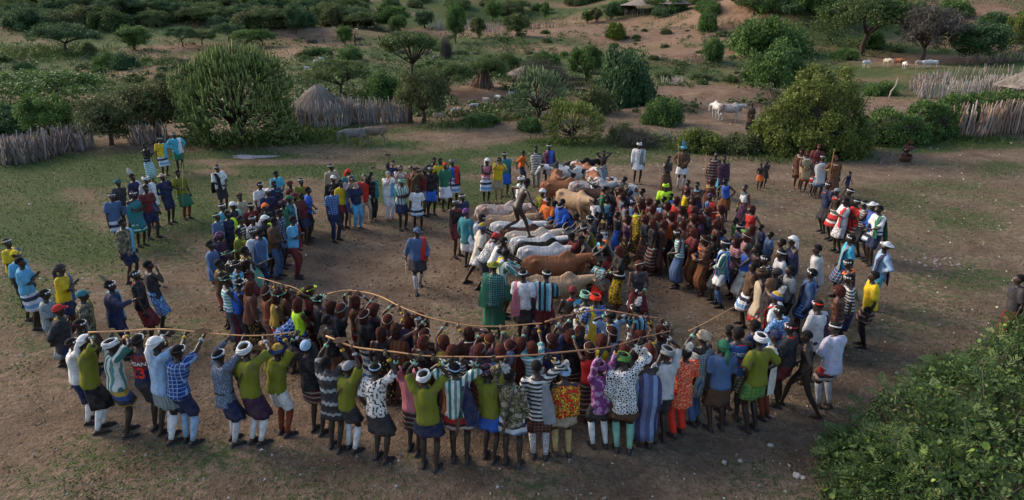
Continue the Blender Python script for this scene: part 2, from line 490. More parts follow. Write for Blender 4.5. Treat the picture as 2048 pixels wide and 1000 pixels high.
    hp = k.n("ShaderNodeTexVoronoi"); hp.inputs['Scale'].default_value = 5.5; k.l(v, hp.inputs['Vector'])
    dent = k.ramp(hp.outputs['Distance'], [(.12, (0, 0, 0)), (.3, (1, 1, 1))])
    h = k.math('ADD', h, k.math('MULTIPLY', dent, .35))
    k.bump(h, 1.0, .08)
    m = k.done(c, .97, .08)
    me.materials.append(m)
    tag(mobj("ground", me), kind="structure")

def leaf_mat(name, a, b, c=None, rough=.6):
    if name in MATS: return MATS[name]
    k = NB(name)
    at = k.n("ShaderNodeAttribute"); at.attribute_name = "var"
    oi = k.n("ShaderNodeObjectInfo")
    stops = [(.05, a), (.95, b)] if c is None else [(.05, a), (.62, b), (.97, c)]
    col = k.ramp(at.outputs['Fac'], stops)
    col = k.mix(oi.outputs['Random'], col, k.mix(1.0, col, (.72, .78, .70), 'MULTIPLY'))
    m = k.done(col, rough, .25)
    tr = k.n("ShaderNodeBsdfTranslucent"); k.l(col, tr.inputs[0])
    mx = k.n("ShaderNodeMixShader"); mx.inputs[0].default_value = .22
    out = k.t.nodes["Material Output"]
    k.l(k.b.outputs[0], mx.inputs[1]); k.l(tr.outputs[0], mx.inputs[2]); k.l(mx.outputs[0], out.inputs[0])
    MATS[name] = m
    return m

def rand_quads(P, L, Wd, up=.0, rng=RNG, droop=0.0):
    """little leaf quads at points P (n,3); L, Wd length and width arrays"""
    n = len(P)
    d = rng.normal(size=(n, 3)); d[:, 2] = d[:, 2] * (1 - abs(up)) + up * 1.2 - droop
    d /= np.linalg.norm(d, axis=1)[:, None]
    w = np.cross(d, rng.normal(size=(n, 3))); w /= np.linalg.norm(w, axis=1)[:, None] + 1e-9
    L = np.broadcast_to(L, n)[:, None]; Wd = np.broadcast_to(Wd, n)[:, None]
    mid = P + d * L * .5
    return np.stack([P, mid + w * Wd * .5, P + d * L, mid - w * Wd * .5], 1)

def build_ground_cover():
    n = 300000
    y = 7.0 + (66 - 7.0) * RNG.random(n) ** 1.35
    x = (RNG.random(n) * 2 - 1) * (y * .80 + 2.5)
    g = veg_at(x, y) + .22 * wave(x * 2.1, y * 2.4) + .12 * RNG.normal(size=n)
    keep = g > .46
    x, y = x[keep], y[keep]
    P = np.stack([x, y, gz(x, y) - .008], 1)
    sc = (.018 + .030 * RNG.random(len(x))) * (1 + y / 30)
    Q = rand_quads(P, sc, sc * .55, up=.35)
    me = quads_mesh("low_green_cover", Q, 4, RNG.random(len(x)))
    o = mobj("ground_cover", me, leaf_mat("low_cover_leaf", (.042, .068, .022), (.09, .13, .04), (.15, .18, .07)))
    tag(o, "low creeping green weeds growing over the dusty clearing", "weeds", kind="stuff")
    # tall grass and weeds along the far edge of the clearing
    rows = [(850, 320, 0, 0, 0, 0), (600, 275, 130, 16, 2600, .55), (470, 285, 110, 12, 1600, .45), (930, 250, 80, 8, 900, .45), (1010, 235, 70, 8, 900, .5),
            (1300, 280, 60, 8, 700, .5), (1420, 300, 110, 8, 900, .35), (1600, 318, 130, 8, 1100, .35), (1900, 282, 150, 7, 1300, .35), (700, 290, 200, 8, 900, .22), (1130, 285, 70, 8, 700, .35),
            (90, 110, 120, 14, 2600, .9), (280, 130, 60, 8, 700, .6), (1620, 190, 60, 10, 400, .5)]
    PP, LL = [], []
    for px, py, rx, ry, cnt, h in rows:
        for _ in range(cnt // 40):
            p = G(px + RNG.normal() * rx * .5, py + RNG.normal() * ry * .5)
            q = p[None, :2] + RNG.normal(size=(40, 2)) * (.25 * (1 + p[1] / 60))
            PP.append(np.column_stack([q, gz(q[:, 0], q[:, 1]) - .02])); LL.append(h * (.5 + .8 * RNG.random(40)))
    P = np.concatenate(PP); L = np.concatenate(LL)
    Q = rand_quads(P, L, L * .10, up=.8)
    o = mobj("tall_grass", quads_mesh("tall_grass", Q, 4, RNG.random(len(P))), leaf_mat("tall_grass_leaf", (.04, .07, .015), (.09, .14, .03), (.20, .22, .07)))
    tag(o, "tall green grass and weeds along the clearing's far edge", "grass", kind="stuff")
    # pebbles, twigs and scraps
    n = 9500
    y = 7.0 + (44 - 7.0) * RNG.random(n) ** 1.5; x = (RNG.random(n) * 2 - 1) * (y * .80 + 2.0)
    c = np.stack([x, y, gz(x, y) + .006], 1)
    s = (.006 + .017 * RNG.random(n) ** 3) * (1 + y / 26)
    tri = []
    base = np.array([[0, 0, .9], [1, 0, -.2], [-.5, .87, -.2], [-.5, -.87, -.2]])
    for f in ((0, 1, 2), (0, 2, 3), (0, 3, 1)):
        tri.append(c[:, None, :] + base[list(f)][None] * s[:, None, None] * (1 + .5 * RNG.normal(size=(n, 1, 3))))
    Q = np.concatenate(tri)
    o = mobj("pebbles", quads_mesh("pebbles", Q, 3, np.tile(RNG.random(n), 3)), leaf_mat("pebble_stone", (.16, .125, .10), (.40, .35, .30), (.72, .68, .62), .9))
    tag(o, "pale pebbles and litter scraps strewn over the trampled soil", "pebbles", kind="stuff")
    # dung and dark clods in the ring
    n = 2000
    px = 640 + 700 * RNG.random(n); py = 430 + 200 * RNG.random(n)
    D = np.array([at_z(a, b, 0) for a, b in zip(px, py)])
    c = np.column_stack([D[:, :2], gz(D[:, 0], D[:, 1]) + .004])
    s = .010 + .04 * RNG.random(n) ** 3
    Q = np.concatenate([c[:, None, :] + base[list(f)][None] * s[:, None, None] * (1 + .35 * RNG.normal(size=(n, 1, 3))) * np.array([1, 1, .5]) for f in ((0, 1, 2), (0, 2, 3), (0, 3, 1))])
    o = mobj("dung", quads_mesh("dung", Q, 3, np.tile(RNG.random(n), 3)), leaf_mat("dung_clod", (.03, .02, .015), (.055, .04, .03), (.09, .065, .05), .95))
    tag(o, "dark dung and clods scattered over the middle of the clearing", "dung", kind="stuff")

def stones_and_ash():
    protos = []
    for i in range(5):
        mb = MB(); mb.ell((0, 0, 0), (1, .8, .6), n=7, m=5)
        V = np.array(mb.V); V *= 1 + .16 * RNG.normal(size=(len(V), 1))
        protos.append(mesh("stone", V, mb.F, False, [plain("pale_stone", (.42, .38, .34), .95, 6, .25)]))
    n = 0
    def stone(px, py, s, lab, grp):
        p = G(px, py)
        o = mobj("stone", protos[random.randrange(5)])
        o.location = (p[0], p[1], p[2] + s * .25); o.scale = (s, s, s); o.rotation_euler = (0, 0, random.random() * 6)
        tag(o, lab, "stone", grp)
    for i in range(30):
        stone(1880 + random.gauss(0, 34), 524 + random.gauss(0, 10), .02 + .045 * random.random() ** 2, "small pale stone in the scatter of rubble on the open field", "rubble stones on the open field")
    for px, py, s in [(1593, 956, .07), (1606, 958, .05), (1448, 928, .055), (1480, 925, .04), (1540, 893, .05)]:
        stone(px, py, s, "pale stone lying on bare soil below the leafy bush", "pale stones on bare soil")
    # grey ash where a fire burnt
    p = G(505, 314)
    mb = MB(); n = 40; ring = []
    for k in range(n):
        a = 2 * math.pi * k / n; r = 1 + .22 * math.sin(3 * a + 1) + .12 * math.sin(7 * a)
        ring.append((p[0] + 1.0 * r * math.cos(a), p[1] + .42 * r * math.sin(a)))
    V = [(p[0], p[1], p[2] + .05)] + [(x, y, float(gz(x, y)) + .012) for x, y in ring]
    F = [(0, 1 + k, 1 + (k + 1) % n) for k in range(n)]
    o = mobj("ash_heap", mesh("ash_heap", V, F, True), plain("ash", (.24, .24, .26), .98, 3, .35))
    tag(o, "patch of pale grey ash on the trodden soil", "ash")

build_ground()
build_ground_cover()
stones_and_ash()
# ================================================================ people: skeleton, body, clothes
A3 = lambda *v: np.array(v, float)
def unit(v):
    v = np.asarray(v, float); return v / (np.linalg.norm(v) + 1e-9)
def ik(a, b, l1, l2, hint):
    a = np.asarray(a, float); b = np.asarray(b, float)
    d = b - a; D = np.linalg.norm(d)
    mx = (l1 + l2) * .995
    if D > mx: b = a + d / D * mx; D = mx
    D = max(D, abs(l1 - l2) + .03)
    u = unit(b - a)
    x = (l1 * l1 - l2 * l2 + D * D) / (2 * D)
    h = math.sqrt(max(0, l1 * l1 - x * x))
    hv = np.asarray(hint, float); hv = hv - u * hv.dot(u)
    return a + u * x + unit(hv) * h, b

POSES = {  # wrists L, R; elbow hints; lean, head pitch, feet (x, y) L, R; hip height
    'stand': dict(L=(-.25, .04, .84), R=(.25, .04, .84)),
    'loose': dict(L=(-.24, .12, .86), R=(.27, -.03, .85), feet=((-.10, .08), (.12, -.06))),
    'cross': dict(L=(.10, .20, 1.16), R=(-.10, .22, 1.20), hL=(-.8, .1, -.8), hR=(.8, .1, -.8)),
    'hip': dict(L=(-.17, .02, 1.02), R=(.25, .03, .85), hL=(-1, -.5, .1)),
    'hips': dict(L=(-.17, .03, 1.02), R=(.17, .03, 1.02), hL=(-1, -.5, .1), hR=(1, -.5, .1)),
    'chin': dict(L=(.06, .20, 1.12), R=(.07, .16, 1.47), hR=(.5, .3, -1), hL=(-.7, 0, -.8)),
    'front': dict(L=(-.07, .27, 1.05), R=(.08, .26, 1.04), hL=(-.7, -.2, -.7), hR=(.7, -.2, -.7)),
    'clap': dict(L=(-.05, .30, 1.28), R=(.06, .30, 1.29), hL=(-.8, 0, -.8), hR=(.8, 0, -.8)),
    'photo': dict(L=(-.06, .30, 1.54), R=(.07, .31, 1.55), hL=(-.6, .1, -1), hR=(.6, .1, -1)),
    'phoneup': dict(L=(-.22, .08, .9), R=(.14, .34, 1.92), hR=(.8, .2, -.3)),
    'back': dict(L=(-.05, -.19, .98), R=(.06, -.20, .97), hL=(-1, -.2, 0), hR=(1, -.2, 0)),
    'up': dict(L=(-.20, .16, 1.86), R=(.20, .16, 1.86), hL=(-1, .3, .1), hR=(1, .3, .1)),
    'upR': dict(L=(-.24, .06, .86), R=(.20, .16, 1.86), hR=(1, .3, .1)),
    'upL': dict(L=(-.20, .16, 1.86), R=(.24, .06, .86), hL=(-1, .3, .1)),
    'walk': dict(L=(-.24, .20, .90), R=(.25, -.14, .88), feet=((-.08, -.26), (.09, .30)), lean=4, hipz=.915),
    'stride': dict(L=(-.26, .05, .86), R=(.26, .10, .88), feet=((-.13, -.34), (.12, .30)), lean=8, hipz=.90),
    'reach': dict(L=(-.14, .60, .98), R=(.16, .62, 1.0), lean=28, feet=((-.10, -.16), (.12, .20)), hipz=.90, hL=(-.6, -.4, -.6), hR=(.6, -.4, -.6), head=-12),
    'push': dict(L=(-.16, .55, 1.15), R=(.16, .52, 1.10), lean=14, hL=(-.7, -.2, -.7), hR=(.7, -.2, -.7)),
    'bend': dict(L=(-.16, .66, .78), R=(.18, .66, .82), lean=55, hipz=.88, feet=((-.12, -.1), (.12, .14)), head=-30),
    'crouch': dict(L=(-.12, .42, .62), R=(.14, .42, .64), lean=18, hipz=.34, feet=((-.15, .12), (.15, .16)), hL=(-.7, -.2, -.5), hR=(.7, -.2, -.5)),
    'behindhead': dict(L=(-.11, -.06, 1.60), R=(.11, -.06, 1.60), hL=(-1, .2, .3), hR=(1, .2, .3)),
    'jump': dict(L=(-.42, .10, 1.12), R=(.36, .34, .98), lean=22, feet=((-.07, -.34), (.07, .34)), foot_z=(.34, 0.0), hipz=.97, hL=(-.9, -.4, -.3), hR=(.9, -.4, -.2)),
    'hold': dict(L=(-.04, .26, 1.02), R=(.24, .20, 1.02), hL=(-.8, -.1, -.6), hR=(.8, -.4, -.4)),
    'point': dict(L=(-.24, .05, .85), R=(.30, .50, 1.35), hR=(.8, -.2, -.6)),
    'staff': dict(L=(-.24, .05, .85), R=(.30, .30, 1.18), hR=(.8, -.4, -.6)),
}
def make_pose(name, seed, targets=None):
    rs = random.Random(seed * 7919 + sum(map(ord, name)))
    p = POSES[name]
    j = lambda a: rs.uniform(-a, a)
    P = {}
    hipz = p.get('hipz', .945)
    lean, side = R(p.get('lean', 2) + j(6)), R(j(7))
    base = A3(j(.03), 0, hipz)
    M = rotx(-lean) @ roty(side) @ rotz(R(j(16)))
    P['M'] = M
    sp = lambda t, x=0., y=0.: base + M @ A3(x, y, t)
    P['sp'] = sp
    P['base'] = base
    P['neck'] = sp(.50)
    hyaw, hp = R(j(28)), R(p.get('head', 0) + j(9)) + lean * .6
    Hm = M @ rotx(hp) @ rotz(hyaw)
    P['H'] = Hm
    P['head'] = sp(.515) + Hm @ A3(0, .018, .135)
    feet = p.get('feet')
    if feet is None:
        a = .07 + .05 * rs.random()
        feet = ((-a, j(.06)), (a, j(.06)))
    fz = p.get('foot_z', (0, 0))
    for i, (s_, k) in enumerate(((-1, 'L'), (1, 'R'))):
        hipj = sp(-.03, .088 * s_)
        fx, fy = feet[i]
        ank = A3(fx, fy, .075 + fz[i])
        kn, ank = ik(hipj, ank, .445, .425, A3(.15 * s_, 1, 0))
        P['hip' + k], P['knee' + k], P['ank' + k] = hipj, kn, ank
        P['toe' + k] = R(-s_ * (9 + j(7)))
        sh = sp(.438, .178 * s_, -.01)
        if targets and k in targets:
            w = np.array(targets[k]); jj = 0
            hint = p.get('h' + k, (s_, .3, .1))
        else:
            w = A3(*p[k]); jj = .025
            hint = p.get('h' + k, (.45 * s_, -.7, -.2))
        w = w + A3(j(jj), j(jj), j(jj))
        if w[2] > 1.3: sh = sh + A3(-.02 * s_, .01, .035)
        el, w = ik(sh, w, .285, .262, hint)
        P['sh' + k], P['el' + k], P['wr' + k] = sh, el, w
        P['grip' + k] = bool(targets and k in targets) or name in ('hold', 'staff', 'photo', 'phoneup', 'front', 'walk')
    P['name'] = name
    return P

TORSO = [(-.115, .085, .07), (-.06, .142, .102), (.0, .152, .108), (.07, .142, .10), (.15, .124, .09), (.25, .136, .098), (.35, .158, .108), (.425, .160, .096), (.475, .115, .078), (.51, .058, .056)]
def torso_rings(P, lst, grow=0., n=14, oy=0.):
    out = []
    an = np.arange(n) * 2 * math.pi / n
    for t, rx, ry in lst:
        Q = np.stack([(rx + grow) * np.cos(an), (ry + grow) * np.sin(an) + oy, np.full(n, t)], 1)
        out.append(np.array([P['base'] + P['M'] @ q for q in Q]))
    return out
def lerp(a, b, t): return a + (b - a) * t
def arm_pts(P, k):
    s, e, w = P['sh' + k], P['el' + k], P['wr' + k]
    return [s, lerp(s, e, .4), e, lerp(e, w, .35), w], [.052, .045, .036, .038, .026]
def leg_pts(P, k):
    h, kn, a = P['hip' + k], P['knee' + k], P['ank' + k]
    return [h, lerp(h, kn, .4), kn, lerp(kn, a, .3), lerp(kn, a, .7), a], [.086, .076, .053, .056, .042, .035]
def body_raw(P, woman=False):
    mb = MB()
    mb.loft(torso_rings(P, TORSO))
    for s_, k in ((-1, 'L'), (1, 'R')):
        pts, rad = arm_pts(P, k); mb.tube(pts, rad, 8, True, True)
        mb.ell(P['sh' + k], (.058, .056, .058))
        d = unit(P['wr' + k] - P['el' + k])
        mb.tube([P['wr' + k], P['wr' + k] + d * .05], [.026, .033], 8, True, True)
        pts, rad = leg_pts(P, k); mb.tube(pts, rad, 9, True, True)
        a = P['ank' + k]; f = rotz(P['toe' + k]) @ A3(0, 1, 0)
        g = A3(0, 0, -.045)
        mb.tube([a - f * .055 + g * 1.0, a - f * .01 + g * .75, a + f * .07 + g * .85, a + f * .15 + g * 1.08], [.030, .037, .036, .026], 8, True, True)
        mb.ell(sp_glute(P, s_), (.078, .074, .085))
        if woman: mb.ell(P['sp'](.30, .068 * s_, .085), (.058, .055, .06))
    mb.tube([P['sp'](.46), P['sp'](.56, 0, .014)], [.056, .052], 8, True, True)
    H = P['H']; c = P['head']
    mb.ell(c + H @ A3(0, -.012, .022), (.076, .096, .095), H, 12, 9)           # skull
    mb.ell(c + H @ A3(0, .022, -.035), (.060, .070, .078), H, 10, 7)           # face and jaw
    mb.tube([c + H @ A3(0, .085, .022), c + H @ A3(0, .108, -.018)], [.012, .019], 6, True, True)   # nose
    mb.ell(c + H @ A3(0, .085, -.052), (.028, .018, .014), H, 8, 5)            # lips
    mb.ell(c + H @ A3(0, .074, .030), (.052, .020, .013), H, 8, 5)             # brow
    for s_ in (-1, 1): mb.ell(c + H @ A3(.080 * s_, -.008, -.005), (.012, .022, .032), H, 8, 5)
    return mb
def sp_glute(P, s_): return P['sp'](-.035, .072 * s_, -.034)

def hand_parts(P, k):
    """palm, four fingers and a thumb as small closed tubes"""
    mb = MB(); s_ = -1 if k == 'L' else 1
    d = unit(P['wr' + k] - P['el' + k]); w = P['wr' + k]
    pn = A3(0, 1, 0) if w[2] > 1.2 else (A3(-s_, .3, 0) if w[2] < .95 else A3(-s_ * .5, 0, -1))
    pn = unit(pn - d * pn.dot(d)); sd = np.cross(d, pn) * s_
    if sd.dot(A3(1, 0, 0)) * s_ < 0 and w[2] > 1.2: sd = -sd
    c0 = w + d * .012
    an = np.arange(8) * math.pi / 4
    rings = []
    for t, wd, th in ((0, .024, .02), (.03, .036, .019), (.085, .040, .014)):
        rings.append(np.array([c0 + d * t + sd * wd * math.cos(q) + pn * th * math.sin(q) for q in an]))
    mb.loft(rings)
    cu = 1.15 if P['grip' + k] else .38
    for i, (off, L) in enumerate(((-.029, .062), (-.010, .074), (.010, .078), (.029, .068))):
        p0 = c0 + d * .078 + sd * -off; pts = [p0]; a = cu * .35
        for q in range(3):
            dirv = d * math.cos(a) + pn * math.sin(a)
            pts.append(pts[-1] + dirv * L * (.42, .33, .25)[q]); a += cu
        mb.tube(pts, [.0098, .0095, .0088, .006], 5)
    th0 = c0 + d * .022 + sd * -.034 * 1.0
    v1 = unit(d * .6 - sd * .7 + pn * .35); v2 = unit(d * .8 - sd * .1 + pn * .6 * (1.6 if P['grip' + k] else .5))
    mb.tube([th0 - v1 * .012, th0 + v1 * .032, th0 + v1 * .032 + v2 * .03], [.013, .011, .008], 5)
    return mb

def eyes(P):
    mb = MB(); H, c = P['H'], P['head']
    for s_ in (-1, 1):
        mb.ell(c + H @ A3(.028 * s_, .086, .012), (.012, .006, .007), H, 6, 4)
    return mb

SHIRT_T = [(-.09, .160, .122), (-.04, .168, .130), (.05, .160, .120), (.15, .146, .110), (.25, .152, .115), (.35, .170, .122), (.43, .168, .108), (.475, .125, .088), (.498, .075, .07)]
def top_raw(P, kind, woman=False):
    mb = MB()
    g = {'vest': .006, 'jacket': .030, 'longshirt': .024, 'hoodie': .03, 'bustier': .006}.get(kind, .020)
    T = list(SHIRT_T)
    if kind in ('jacket', 'longshirt', 'hoodie'): T = [(-.19, .175, .14), (-.13, .172, .135)] + T
    if kind == 'tunic': T = [(-.32, .20, .16), (-.2, .185, .145)] + T
    if kind == 'vest': T = T[1:-1]
    if kind == 'bustier': T = [q for q in T if .14 < q[0] < .44]
    mb.loft(torso_rings(P, T, g))
    for s_, k in ((-1, 'L'), (1, 'R')):
        if woman or kind == 'bustier': mb.ell(P['sp'](.30, .066 * s_, .088), (.068, .062, .066))
        if kind in ('vest', 'bustier'): continue
        s, e, w = P['sh' + k], P['el' + k], P['wr' + k]
        if kind in ('jacket', 'longshirt', 'hoodie'):
            mb.tube([s, lerp(s, e, .5), e, lerp(e, w, .5), lerp(e, w, .86)], [.075 + g * .3, .064 + g * .3, .056 + g * .3, .050 + g * .3, .045 + g * .3], 9, True)
        else:
            mb.tube([s, lerp(s, e, .45), lerp(s, e, .86)], [.078, .076, .080], 9, True)
        mb.ell(s, (.076, .074, .074))
        mb.tube([P['sp'](.40, .07 * s_), s], [.075, .075], 8, True)
    if kind == 'hoodie':
        mb.ell(P['sp'](.47, 0, -.07), (.115, .075, .06))
    return mb
def leg_at(P, k, z):
    h, kn, a = P['hip' + k], P['knee' + k], P['ank' + k]
    if z >= kn[2]: return lerp(h, kn, np.clip((h[2] - z) / max(.02, h[2] - kn[2]), 0, 1))
    return lerp(kn, a, np.clip((kn[2] - z) / max(.02, kn[2] - a[2]), 0, 1))
def skirt_mesh(P, zbot, seed, flare=.035, top=.085, ragged=0.):
    """wrapped cloth: outer face, hem and inner face"""
    rs = random.Random(seed); n = 36; rings = []; inner = []
    zt = P['base'][2] + top
    an = np.arange(n) * 2 * math.pi / n
    ph = [rs.uniform(0, 6.28) for _ in range(4)]
    for i in range(9):
        f = i / 8; z = lerp(zt, zbot, f)
        if z > P['base'][2] - .06:
            c = P['sp'](z - P['base'][2]); rx, ry = .158, .122
            c = c + A3(0, 0, z - c[2])
        else:
            a, b = leg_at(P, 'L', z), leg_at(P, 'R', z)
            c = (a + b) / 2; c[2] = z
            rx = abs(a[0] - b[0]) / 2 + .105 + flare * f; ry = abs(a[1] - b[1]) / 2 + .108 + flare * f
            rx, ry = max(rx, .168), max(ry, .128)
        rip = 1 + (.012 + .05 * f) * (np.sin(an * 6 + ph[0]) + .6 * np.sin(an * 11 + ph[1]) + .5 * np.sin(an * 3 + ph[2]))
        zz = np.full(n, 0.) if i < 8 else .012 * np.sin(an * 4 + ph[3]) + ragged * np.array([rs.uniform(-1, 1) for _ in range(n)])
        Q = np.stack([rx * rip * np.cos(an), ry * rip * np.sin(an), zz], 1)
        rings.append(c + Q); inner.append(c + Q * np.array([.93, .93, 1]))
    mb = MB(); mb.loft(rings + inner[::-1], False, True)
    return mb
def bottom_raw(P, kind):
    mb = MB()
    mb.loft(torso_rings(P, [(-.125, .11, .09), (-.06, .16, .12), (.0, .165, .12), (.08, .15, .108)], .008))
    for s_, k in ((-1, 'L'), (1, 'R')):
        h, kn, a = P['hip' + k], P['knee' + k], P['ank' + k]
        mb.ell(sp_glute(P, s_), (.1, .1, .1))
        if kind == 'shorts': mb.tube([h, lerp(h, kn, .5), lerp(h, kn, .92)], [.108, .105, .10], 9)
        else: mb.tube([h, lerp(h, kn, .5), kn, lerp(kn, a, .5), lerp(kn, a, .96)], [.106, .096, .076, .068, .064], 9)
    return mb
def drape_mesh(P, seed, zbot=.7, wide=.0, arms=True, top=.47):
    """blanket or robe wrapped round the shoulders"""
    rs = random.Random(seed); n = 40; rings = []; inner = []
    an = np.arange(n) * 2 * math.pi / n
    zt = P['sp'](top)[2]; ph = [rs.uniform(0, 6.28) for _ in range(4)]
    for i in range(12):
        f = i / 11; z = lerp(zt, zbot, f)
        t = z - P['base'][2]
        c = P['sp'](t) if t > -.1 else (leg_at(P, 'L', z) + leg_at(P, 'R', z)) / 2
        c = A3(c[0], c[1], z)
        prof = [(.0, .085, .08), (.05, .19, .115), (.12, .235 + wide, .145), (.4, .235 + wide, .155), (.7, .22 + wide, .155), (1., .235 + wide * 1.2, .17)]
        for (f0, a0, b0), (f1, a1, b1) in zip(prof, prof[1:]):
            if f0 <= f <= f1:
                q = (f - f0) / (f1 - f0); rx, ry = lerp(a0, a1, q), lerp(b0, b1, q)
        if t < -.1:
            a, b = leg_at(P, 'L', z), leg_at(P, 'R', z)
            rx = max(rx * .86, abs(a[0] - b[0]) / 2 + .12); ry = max(ry, abs(a[1] - b[1]) / 2 + .12)
        rip = 1 + (.01 + .055 * f) * (np.sin(an * 5 + ph[0] + f) + .7 * np.sin(an * 9 + ph[1]) + .4 * np.sin(an * 14 + ph[2]))
        zz = 0 if i < 11 else .05 * np.sin(an + ph[3])
        Q = np.stack([rx * rip * np.cos(an), ry * rip * np.sin(an), np.zeros(n) + zz], 1)
        rings.append(c + Q); inner.append(c + Q * np.array([.94, .94, 1]))
    mb = MB(); mb.loft(rings + inner[::-1], False, True)
    return mb
def sash_mesh(P, seed, zend=.75, side=-1, back=True):
    """a cloth hanging over one shoulder, front and back"""
    rs = random.Random(seed); sp = P['sp']; path = []
    x = .115 * side
    tend = zend - P['base'][2]
    path += [sp(lerp(.30, tend, q), x * (1.25 + .2 * q), -.135 - .03 * q) for q in (1, .75, .5, .25, 0)]
    path += [sp(.40, x, -.125), sp(.475, x, -.075), sp(.505, x, 0), sp(.475, x, .085), sp(.40, x, .128)]
    path += [sp(lerp(.35, tend + .12, q), x * 1.1, .145 + .02 * q) for q in (0, .3, .6, 1)]
    V, F = [], []
    wv = P['M'] @ A3(1, 0, 0); m = 5
    for i, p in enumerate(path):
        wd = .085 + .02 * math.sin(i)
        for j_ in range(m):
            q = (j_ / (m - 1) - .5) * 2
            p2 = p + wv * q * wd
            nrm = unit(p - (sp(0, 0, 0) * 0 + A3(sp(.2)[0], sp(.2)[1], p[2])))
            V.append(p2 + nrm * (.012 * math.cos(j_ * 3.1 + i * .7) - abs(q) * .014))
    for i in range(len(path) - 1):
        for j_ in range(m - 1):
            a = i * m + j_; F.append((a, a + 1, a + m + 1, a + m))
    return V, F
def stocking_mesh(P, k, hi=.06, lo=.97, grow=.008):
    kn, a = P['knee' + k], P['ank' + k]
    mb = MB(); pts, rad = [], []
    for f, r in ((hi, .054), (.3, .056), (.5, .051), (.7, .042), (lo, .036)):
        pts.append(lerp(kn, a, max(f, hi))); rad.append(r + grow)
    mb.tube(pts, rad, 10); return mb
def sandal_mesh(P, k):
    a = P['ank' + k]; f = rotz(P['toe' + k]) @ A3(0, 1, 0); s = np.cross(f, A3(0, 0, 1))
    mb = MB(); rings = []
    for t, w in ((-.085, .02), (-.07, .035), (.0, .04), (.1, .048), (.165, .042), (.19, .02)):
        c = a + f * t; z0 = a[2] - .078
        rings.append(np.array([[*(c + s * w)[:2], z0], [*(c + s * w)[:2], z0 + .018], [*(c - s * w)[:2], z0 + .018], [*(c - s * w)[:2], z0]]))
    mb.loft(rings)
    c = a + f * .08 + A3(0, 0, -.028)
    mb.tube([c + s * .045 + A3(0, 0, -.035), c + s * .02 + A3(0, 0, .018), c - s * .02 + A3(0, 0, .018), c - s * .045 + A3(0, 0, -.035)], .011, 5)
    return mb
def bracelet_mesh(P, k, f=.8):
    mb = MB(); e, w = P['el' + k], P['wr' + k]; d = unit(w - e)
    c = lerp(e, w, f); mb.tube([c - d * .022, c - d * .02, c + d * .02, c + d * .022], [.030, .039, .037, .03], 10)
    return mb
def strap_mesh(P, side=1):
    sp = P['sp']; mb = MB(); pts = []
    for q in range(17):
        a = q / 16 * 2 * math.pi
        t = lerp(.47, .02, .5 - .5 * math.cos(a)); x = side * lerp(.10, -.165, .5 - .5 * math.cos(a)); y = .150 * math.sin(a)
        pts.append(sp(t, x, y))
    mb.tube(pts[:-1] + [pts[0]], .013, 5, False); return mb

# ---- head wear, in head space
HEADG = {}
def dome(r, zcut_front, zcut_back, n=18, m=9, rip=0., nr=0, drop=None, open_face=False):
    """shell over the skull; the rim runs from front to back height"""
    V, F = [], []
    for k in range(m + 1):
        for i in range(n):
            a = 2 * math.pi * i / n                      # 0 = +x, pi/2 = front
            fr = .5 + .5 * math.sin(a)
            zc = lerp(zcut_back, zcut_front, fr ** (1.0 if not open_face else .6))
            if open_face: zc = zcut_front if math.sin(a) > .35 else (lerp(zcut_back, zcut_front, max(0, (math.sin(a) + .05) / .40)) if math.sin(a) > -.05 else zcut_back)
            th = math.acos(max(-1, min(1, max(zc, -r[2] * .6) / r[2]))) * k / m
            s_ = math.sin(th)
            x, y, z = r[0] * s_ * math.cos(a), r[1] * s_ * math.sin(a), r[2] * math.cos(th)
            if zc < -r[2] * .6 and k >= m - 2:
                z = lerp(z, zc, (k - m + 3) / 3)
                x *= 1.0; y *= 1.0
            q = 1 + rip * math.sin(nr * a) * min(1, k / m * 1.6)
            fl = 1 + (.16 * max(0, k / m - .45) if nr > 15 else 0)
            zr = -.022 * (i % 3 == 0) - .012 * (i % 5 == 0) if (nr > 15 and k == m) else 0
            V.append((x * q * fl, y * q * fl - .012, z + .02 + zr))
    for k in range(m):
        for i in range(n):
            j_ = (i + 1) % n
            F.append((k * n + i, (k + 1) * n + i, (k + 1) * n + j_, k * n + j_))
    return V, F
